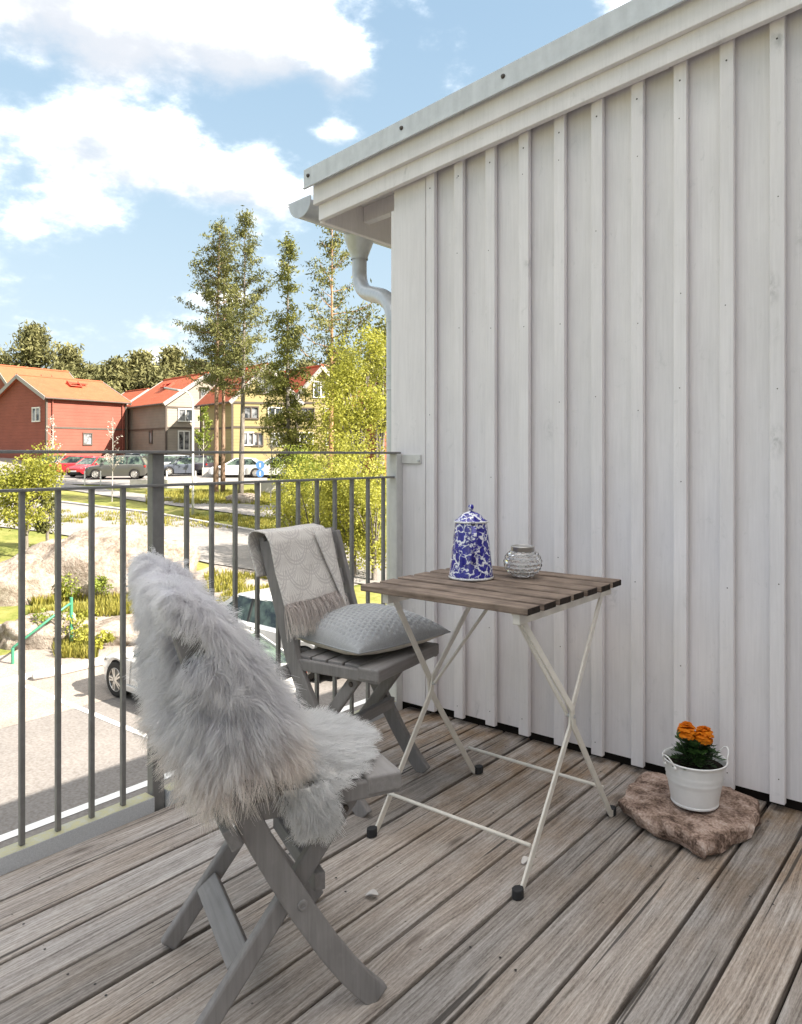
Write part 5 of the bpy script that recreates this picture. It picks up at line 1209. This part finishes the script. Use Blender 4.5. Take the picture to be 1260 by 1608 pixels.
def car(label, loc, heading, col, kind='sedan', group='cars parked across the road', L=4.4, fine=False):
    """x forward in local space, origin on the ground under the middle"""
    c = thing('parked_car', label, 'car', loc, heading, group); pm_ = paint('car paint', col)
    Hh = {'sedan': 1.44, 'hatch': 1.52, 'suv': 1.66, 'coupe': 1.34}[kind]; belt = Hh*.63; W = .90; k = L/4.4
    # stations: x, low z, shoulder z, half width
    st = [(-2.20,.42,.80,.70),(-2.12,.30,.90,.80),(-1.85,.22,.945,.87),(-1.35,.20,.955,.90),(-.5,.19,.945,.905),(.4,.19,.935,.905),(.95,.19,.915,.905),(1.45,.20,.86,.88),(1.90,.22,.79,.82),(2.10,.28,.70,.74),(2.20,.40,.60,.62)]
    sc_ = belt/.945; wh = [(-1.36,.33),(1.36,.33)]
    def low(x):
        z = np.interp(x, [s[0] for s in st], [s[1] for s in st])
        for wx, wr in wh:
            r_ = .375
            if abs(x-wx) < r_: z = max(z, .33 + math.sqrt(r_*r_-(x-wx)**2)*.98)
        return z
    xs = sorted(set([s[0] for s in st] + [wx+o for wx, _ in wh for o in (-.376,-.374,-.34,-.27,-.18,-.09,0,.09,.18,.27,.34,.374,.376)] + [-2.0,-1.6,-.9,0,.7,1.2,1.7,2.0])); V = []; n = 9
    for x in xs:
        hw = np.interp(x, [s[0] for s in st], [s[3] for s in st]); zs = np.interp(x, [s[0] for s in st], [s[2] for s in st])*sc_; zl = low(x); zm = zl + (zs-zl)*.55
        sec = [(-hw*.55, zs+.03), (-hw*.90, zs), (-hw*.985, zs-.06), (-hw, zm), (-hw*.975, zl)]; full = [(0, zs+.045)] 
        ring = [(y,z) for y, z in sec[::-1]] + full + [(-y,z) for y, z in sec]
        for y, z in ring: V.append((x*k, y, z))
    n = 11; m_ = len(xs); Fc = [(i*n+j, i*n+j+1, (i+1)*n+j+1, (i+1)*n+j) for i in range(m_-1) for j in range(n-1)] + [tuple(range(n-1,-1,-1)), tuple((m_-1)*n+j for j in range(n))]
    body = MB().add(V, Fc).build('body', pm_, c, smooth='auto', angle=38)
    # cabin: glasshouse with painted roof
    if kind == 'sedan': g = [(-1.75,0),(-1.05,1),(.18,1),(1.05,0)]
    elif kind == 'coupe': g = [(-1.95,0),(-.85,1),(.05,1),(1.02,0)]
    else: g = [(-2.08,0),(-1.72,1),(.20,1),(1.10,0)]
    zb_ = belt+.01; zt = Hh
    def cab(inset, zt_, zb0): 
        pts = []
        for x, tpp in g: pts.append((x*k, (.80 if not tpp else .60)-inset, zb0 if not tpp else zt_))
        return pts
    a = cab(0, zt-.045, zb_-.03); G = MB(); V = [(x,-y,z) for x,y,z in a] + [(x,y,z) for x,y,z in a]
    G.add(V, [(0,1,2,3),(7,6,5,4),(0,4,5,1),(2,6,7,3)]); G.build('glasshouse', M['car_glass'], c)
    rf = MB(); x1, x2 = g[1][0]*k, g[2][0]*k; rf.add([(x1-.10,-.60,zt-.075),(x1-.02,-.52,zt-.012),(x1-.02,.52,zt-.012),(x1-.10,.60,zt-.075),(x2+.12,-.60,zt-.075),(x2+.0,-.52,zt-.012),(x2+.0,.52,zt-.012),(x2+.12,.60,zt-.075),((x1+x2)/2,-.53,zt+.012),((x1+x2)/2,.53,zt+.012),((x1+x2)/2,-.62,zt-.06),((x1+x2)/2,.62,zt-.06)],
        [(0,1,2,3),(1,8,9,2),(8,5,6,9),(5,4,7,6),(0,10,8,1),(10,4,5,8),(2,9,11,3),(9,6,7,11)]); rf.build('roof', pm_, c, smooth=True)
    for s in (-1,1):
        A = lambda i: Vector((a[i][0], s*(a[i][1]+.006), a[i][2]))
        for p, q, w in ((A(0),A(1),.10),(A(2),A(3),.075)): MB().bar(p, q, .03, w, (0,1,0)).build('pillar', pm_, c)
        xm = (x1+x2)/2 - .05; MB().bar((xm, s*.805, zb_-.02), (xm-.03, s*.612, zt-.06), .02, .07, (0,1,0)).build('pillar', M['car_black'], c)
        mr = MB().lathe([(0,-.07),(.05,-.055),(.075,0),(.06,.05),(0,.065)], 10); o = mr.build('mirror', pm_, c, smooth=True); o.location = (.80*k, s*.93, zb_+.03); o.scale = (.8,1.35,1)
        lw = MB().add([(2.06*k,s*.73,.64*sc_),(2.17*k,s*.60,.58*sc_),(2.13*k,s*.62,.70*sc_),(1.86*k,s*.81,.75*sc_),(1.84*k,s*.845,.68*sc_)], [(0,1,2,3,4) if s > 0 else (4,3,2,1,0)]); lw.build('headlight', M['lamp_w'], c)
        tl = MB().box(-2.16*k,-2.02*k, s*.80-.06 if s > 0 else -.84, .84 if s > 0 else -.74, .74*sc_, .88*sc_); tl.build('tail_light', M['lamp_r'], c, bevel=.02)
        for wx, wr in wh:
            t = thing_wheel(c, (wx*k, s*.80, .33), s, fine)
        if fine:
            for xd in (.82,-.22): MB().bar((xd*k, s*.909, .35), (xd*k-.05, s*.905, .88*sc_), .004, .012, (0,1,0)).build('door_seam', M['car_black'], body)
            MB().bar((.05*k,s*.912,.80*sc_), (-.14*k,s*.912,.805*sc_), .025,.03,(0,1,0)).build('door_handle', pm_, body, bevel=.006); MB().bar((.95*k,s*.905,.30), (-.95*k,s*.905,.28), .03,.05,(0,1,0)).build('sill', pm_, body, bevel=.01)
    MB().box(2.165*k,2.21*k,-.26,.26,.40,.51).build('number_plate', M['plate'], c); MB().box(2.13*k,2.195*k,-.5,.5,.30,.38).build('grille', M['car_black'], c); MB().box(-1.9*k,1.9*k,-.7,.7,.19,.36).build('underbody', M['car_black'], c)
    return c
WHEEL = {}
def thing_wheel(c, loc, s, fine):
    key = (s, fine)
    if key not in WHEEL:
        ty = MB().lathe([(.215,-.10),(.30,-.105),(.325,-.09),(.330,-.03),(.330,.05),(.322,.085),(.30,.10),(.225,.095),(.215,.07)], 32)
        rm = MB(); rm.lathe([(.0,.02),(.20,.02),(.215,.03),(.222,.088),(.214,.096),(.205,.085)], 32)
        for k in range(5):
            a = 2*math.pi*k/5; 
            for e in (-.16,.16): rm.bar((.045*math.cos(a+e*2.0),.045*math.sin(a+e*2.0),.078), (.205*math.cos(a+e),.205*math.sin(a+e),.072), .032,.05,(math.cos(a+1.57),math.sin(a+1.57),0))
        rm.lathe([(.0,.098),(.045,.096),(.055,.075),(.055,.03)], 16)
        WHEEL[key] = (ty, rm)
        WHEEL[key] = [q.build(nm, mt, None, smooth='auto') for q, nm, mt in ((ty,'tyre',M['tyre']),(rm,'rim',M['rim']))]; meshes = [o.data for o in WHEEL[key]]
        for o in WHEEL[key]: bpy.data.objects.remove(o)
        WHEEL[key] = meshes
    rot = (R(-90) if s > 0 else R(90), 0, 0)
    ty = link('wheel', WHEEL[key][0], c); ty.location = loc; ty.rotation_euler = rot
    rm = link('rim', WHEEL[key][1], ty); return ty
def car_at(label, px, d, ang, col, kind, group='cars parked across the road', L=4.4):
    """ang: heading measured from the direction to one's right when looking out from the deck, 90 = away"""
    x, y = at(px, d); return car(label, (x, y, gz(x, y)+.07), YAW + R(ang), col, kind, group, L)
car_at('red car parked sideways before the red house', 117, 60, 176, (.42,.012,.022), 'hatch'); car_at('dark car half hidden behind the red car', 84, 63.5, 168, (.05,.03,.03), 'sedan')
car_at('second red car, seen end-on just behind the dark grey car', 147, 57.5, 250, (.38,.012,.02), 'hatch', L=4.1); car_at('dark grey car parked left of the thick railing post', 186, 55, 184, (.055,.052,.045), 'suv')
car_at('black car seen from behind beside the grey house corner', 226, 63, 80, (.018,.016,.02), 'suv'); car_at('white car partly behind the thick railing post', 262, 62, 190, (.62,.62,.62), 'hatch')
car_at('dark blue-grey car left of the lamp post', 290, 59.5, 208, (.055,.062,.08), 'sedan'); car_at('dark red tailed car behind the left pine trunks', 331, 61, 75, (.035,.03,.04), 'hatch'); car_at('white sedan between the pine trunks', 376, 57, 182, (.66,.66,.66), 'sedan'); car_at('pale car half hidden by the sapling before the olive house', 432, 57, 185, (.5,.48,.44), 'hatch')
SIL = (.50,.485,.46)
car('silver car parked in the bay below the railing', (-9.70, 5.93, -3.445), R(180), SIL, 'coupe', 'silver cars in the car park below', 4.2, True)
car('pale silver car in the next bay, seen behind the far chair back', (-10.4, 8.9, -3.445), R(0), (.60,.59,.57), 'sedan', 'silver cars in the car park below', 4.5, True)

# ------------------------------------------------------------------ street furniture
def lamp():
    b = base_at(303,36); t = thing('street_lamp', 'white street lamp post with curved arm', 'street lamp', b); H = top_h(303,612,36); w = simple('pale galvanised lamp steel', (.66,.65,.62), .5, .4, .2)
    r_ = Vector((RT[0],RT[1],0)); pts = [(0,0,-.2),(0,0,H*.5),(0,0,H-.75)] + [tuple(r_*(-.42*(1-math.cos(a))) + Vector((0,0,H-.75+.68*math.sin(a)))) for a in (.3,.6,.9,1.2,1.5)]
    MB().tube(pts, [.06,.052,.045,.042,.04,.04,.038,.036], 12).build('pole', w, t, smooth=True); e = r_*-.38+Vector((0,0,H-.07)); MB().tube([e, e-r_*.35+Vector((0,0,.06))], .035, 8).build('arm', w, t)
    MB().bar(e-r_*.3+Vector((0,0,.05)), e-r_*.98+Vector((0,0,.16)), .26, .10, (FW[0],FW[1],0)).build('lamp_head', simple('grey lamp head', (.18,.17,.16), .5, .4), t, bevel=.03)
lamp()
def road_sign():
    b = base_at(409,42); t = thing('road_sign', 'blue road signs on a thin pole beside the sapling', 'sign', b); H = top_h(409,724,42); MB().tube([(0,0,-.2),(0,0,H)], .03, 8).build('pole', M['rim'], t); bl = simple('blue sign face', (.10,.22,.50), .4, .4, 0, .05); wt = simple('white sign figure', (.75,.75,.75), .5, .3)
    n = Vector((-FW[0],-FW[1],0)); r_ = Vector((RT[0],RT[1],0))
    for z, rr in ((H-.22,.24),(H-.68,.22)):
        o = MB().lathe([(0,.012),(rr,.012),(rr,0),(0,0)], 20).build('sign_plate', bl, t); o.location = n*.04+Vector((0,0,z)); o.rotation_euler = n.to_track_quat('Z','Y').to_euler()
        MB().bar(n*.055+Vector((0,0,z-.12)), n*.055+Vector((0,0,z+.10)), .07,.004, tuple(r_)).build('figure', wt, o).matrix_parent_inverse = Matrix.LocRotScale(o.location, o.rotation_euler, None).inverted()
road_sign()
def handrail():
    gm = simple('green painted steel', (.045,.20,.115), .45, .5); x, y = at(112,17.6); z = gz(x,y); t = thing('handrail', 'green steel handrail post and rail beside the bedrock', 'handrail', (x,y,z)); H = top_h(112,938,17.6)
    MB().tube([(0,0,-.2),(0,0,H)], .038, 12).build('post', gm, t); x2, y2 = at(20,16.4); e = Vector((x2-x, y2-y, -.62)); MB().tube([(0,0,H-.13), e*.12+Vector((0,0,H-.13)), e+Vector((0,0,H-.25))], .028, 10).build('rail', gm, t, smooth=True)
    MB().tube([e+Vector((0,0,-.6)), e+Vector((0,0,H-.25))], .034, 10).build('post', gm, t)
handrail()
def bollards():
    for i, px in enumerate((74,96,133,158,240,262,307)):
        b = base_at(px, 50.4); o = MB().tube([(b[0],b[1],b[2]-.1),(b[0],b[1],b[2]+.95)], .045, 8).build('bollard', M['white_trim'], smooth='auto'); tag(o, 'thin pale post at the far car park edge, ' + ('leftmost of its row','in front of the left red car','before the dark grey car bonnet','before the dark grey car door','just right of the thick railing post','before the white car','beside the lamp post')[i], 'post', 'posts along the far car park')
bollards()

# ------------------------------------------------------------------ petals blown onto the deck
def petal(x, y, rz, L, lab):
    V = []; n = 8
    for j in range(n+1):
        t = j/n; w = L*.34*math.sin(math.pi*min(1, .12+.88*t))**.8
        for e in (-1, 0, 1): V.append((L*(t-.5), w*e, .0025 + .010*abs(e)*math.sin(math.pi*t) + .006*t*t))
    o = MB().add(V, [(j*3+e, j*3+e+1, j*3+e+4, j*3+e+3) for j in range(n) for e in (0, 1)]).build('petal', M['petal'], smooth=True)
    o.location = (x, y, .0012); o.rotation_euler = (0, 0, rz); o.modifiers.new('solid', 'SOLIDIFY').thickness = .0008; tag(o, lab, 'petal', 'petals blown onto the deck')
M['petal'] = simple('dry pale petal', (.60,.56,.53), .8, .2, 0, .12, 60)
petal(0.87, -1.158, R(20), .034, 'pale dry petal on the deck right of the near chair foot')
petal(1.086, -0.778, R(75), .028, 'pale dry petal on the deck beside the front table leg')
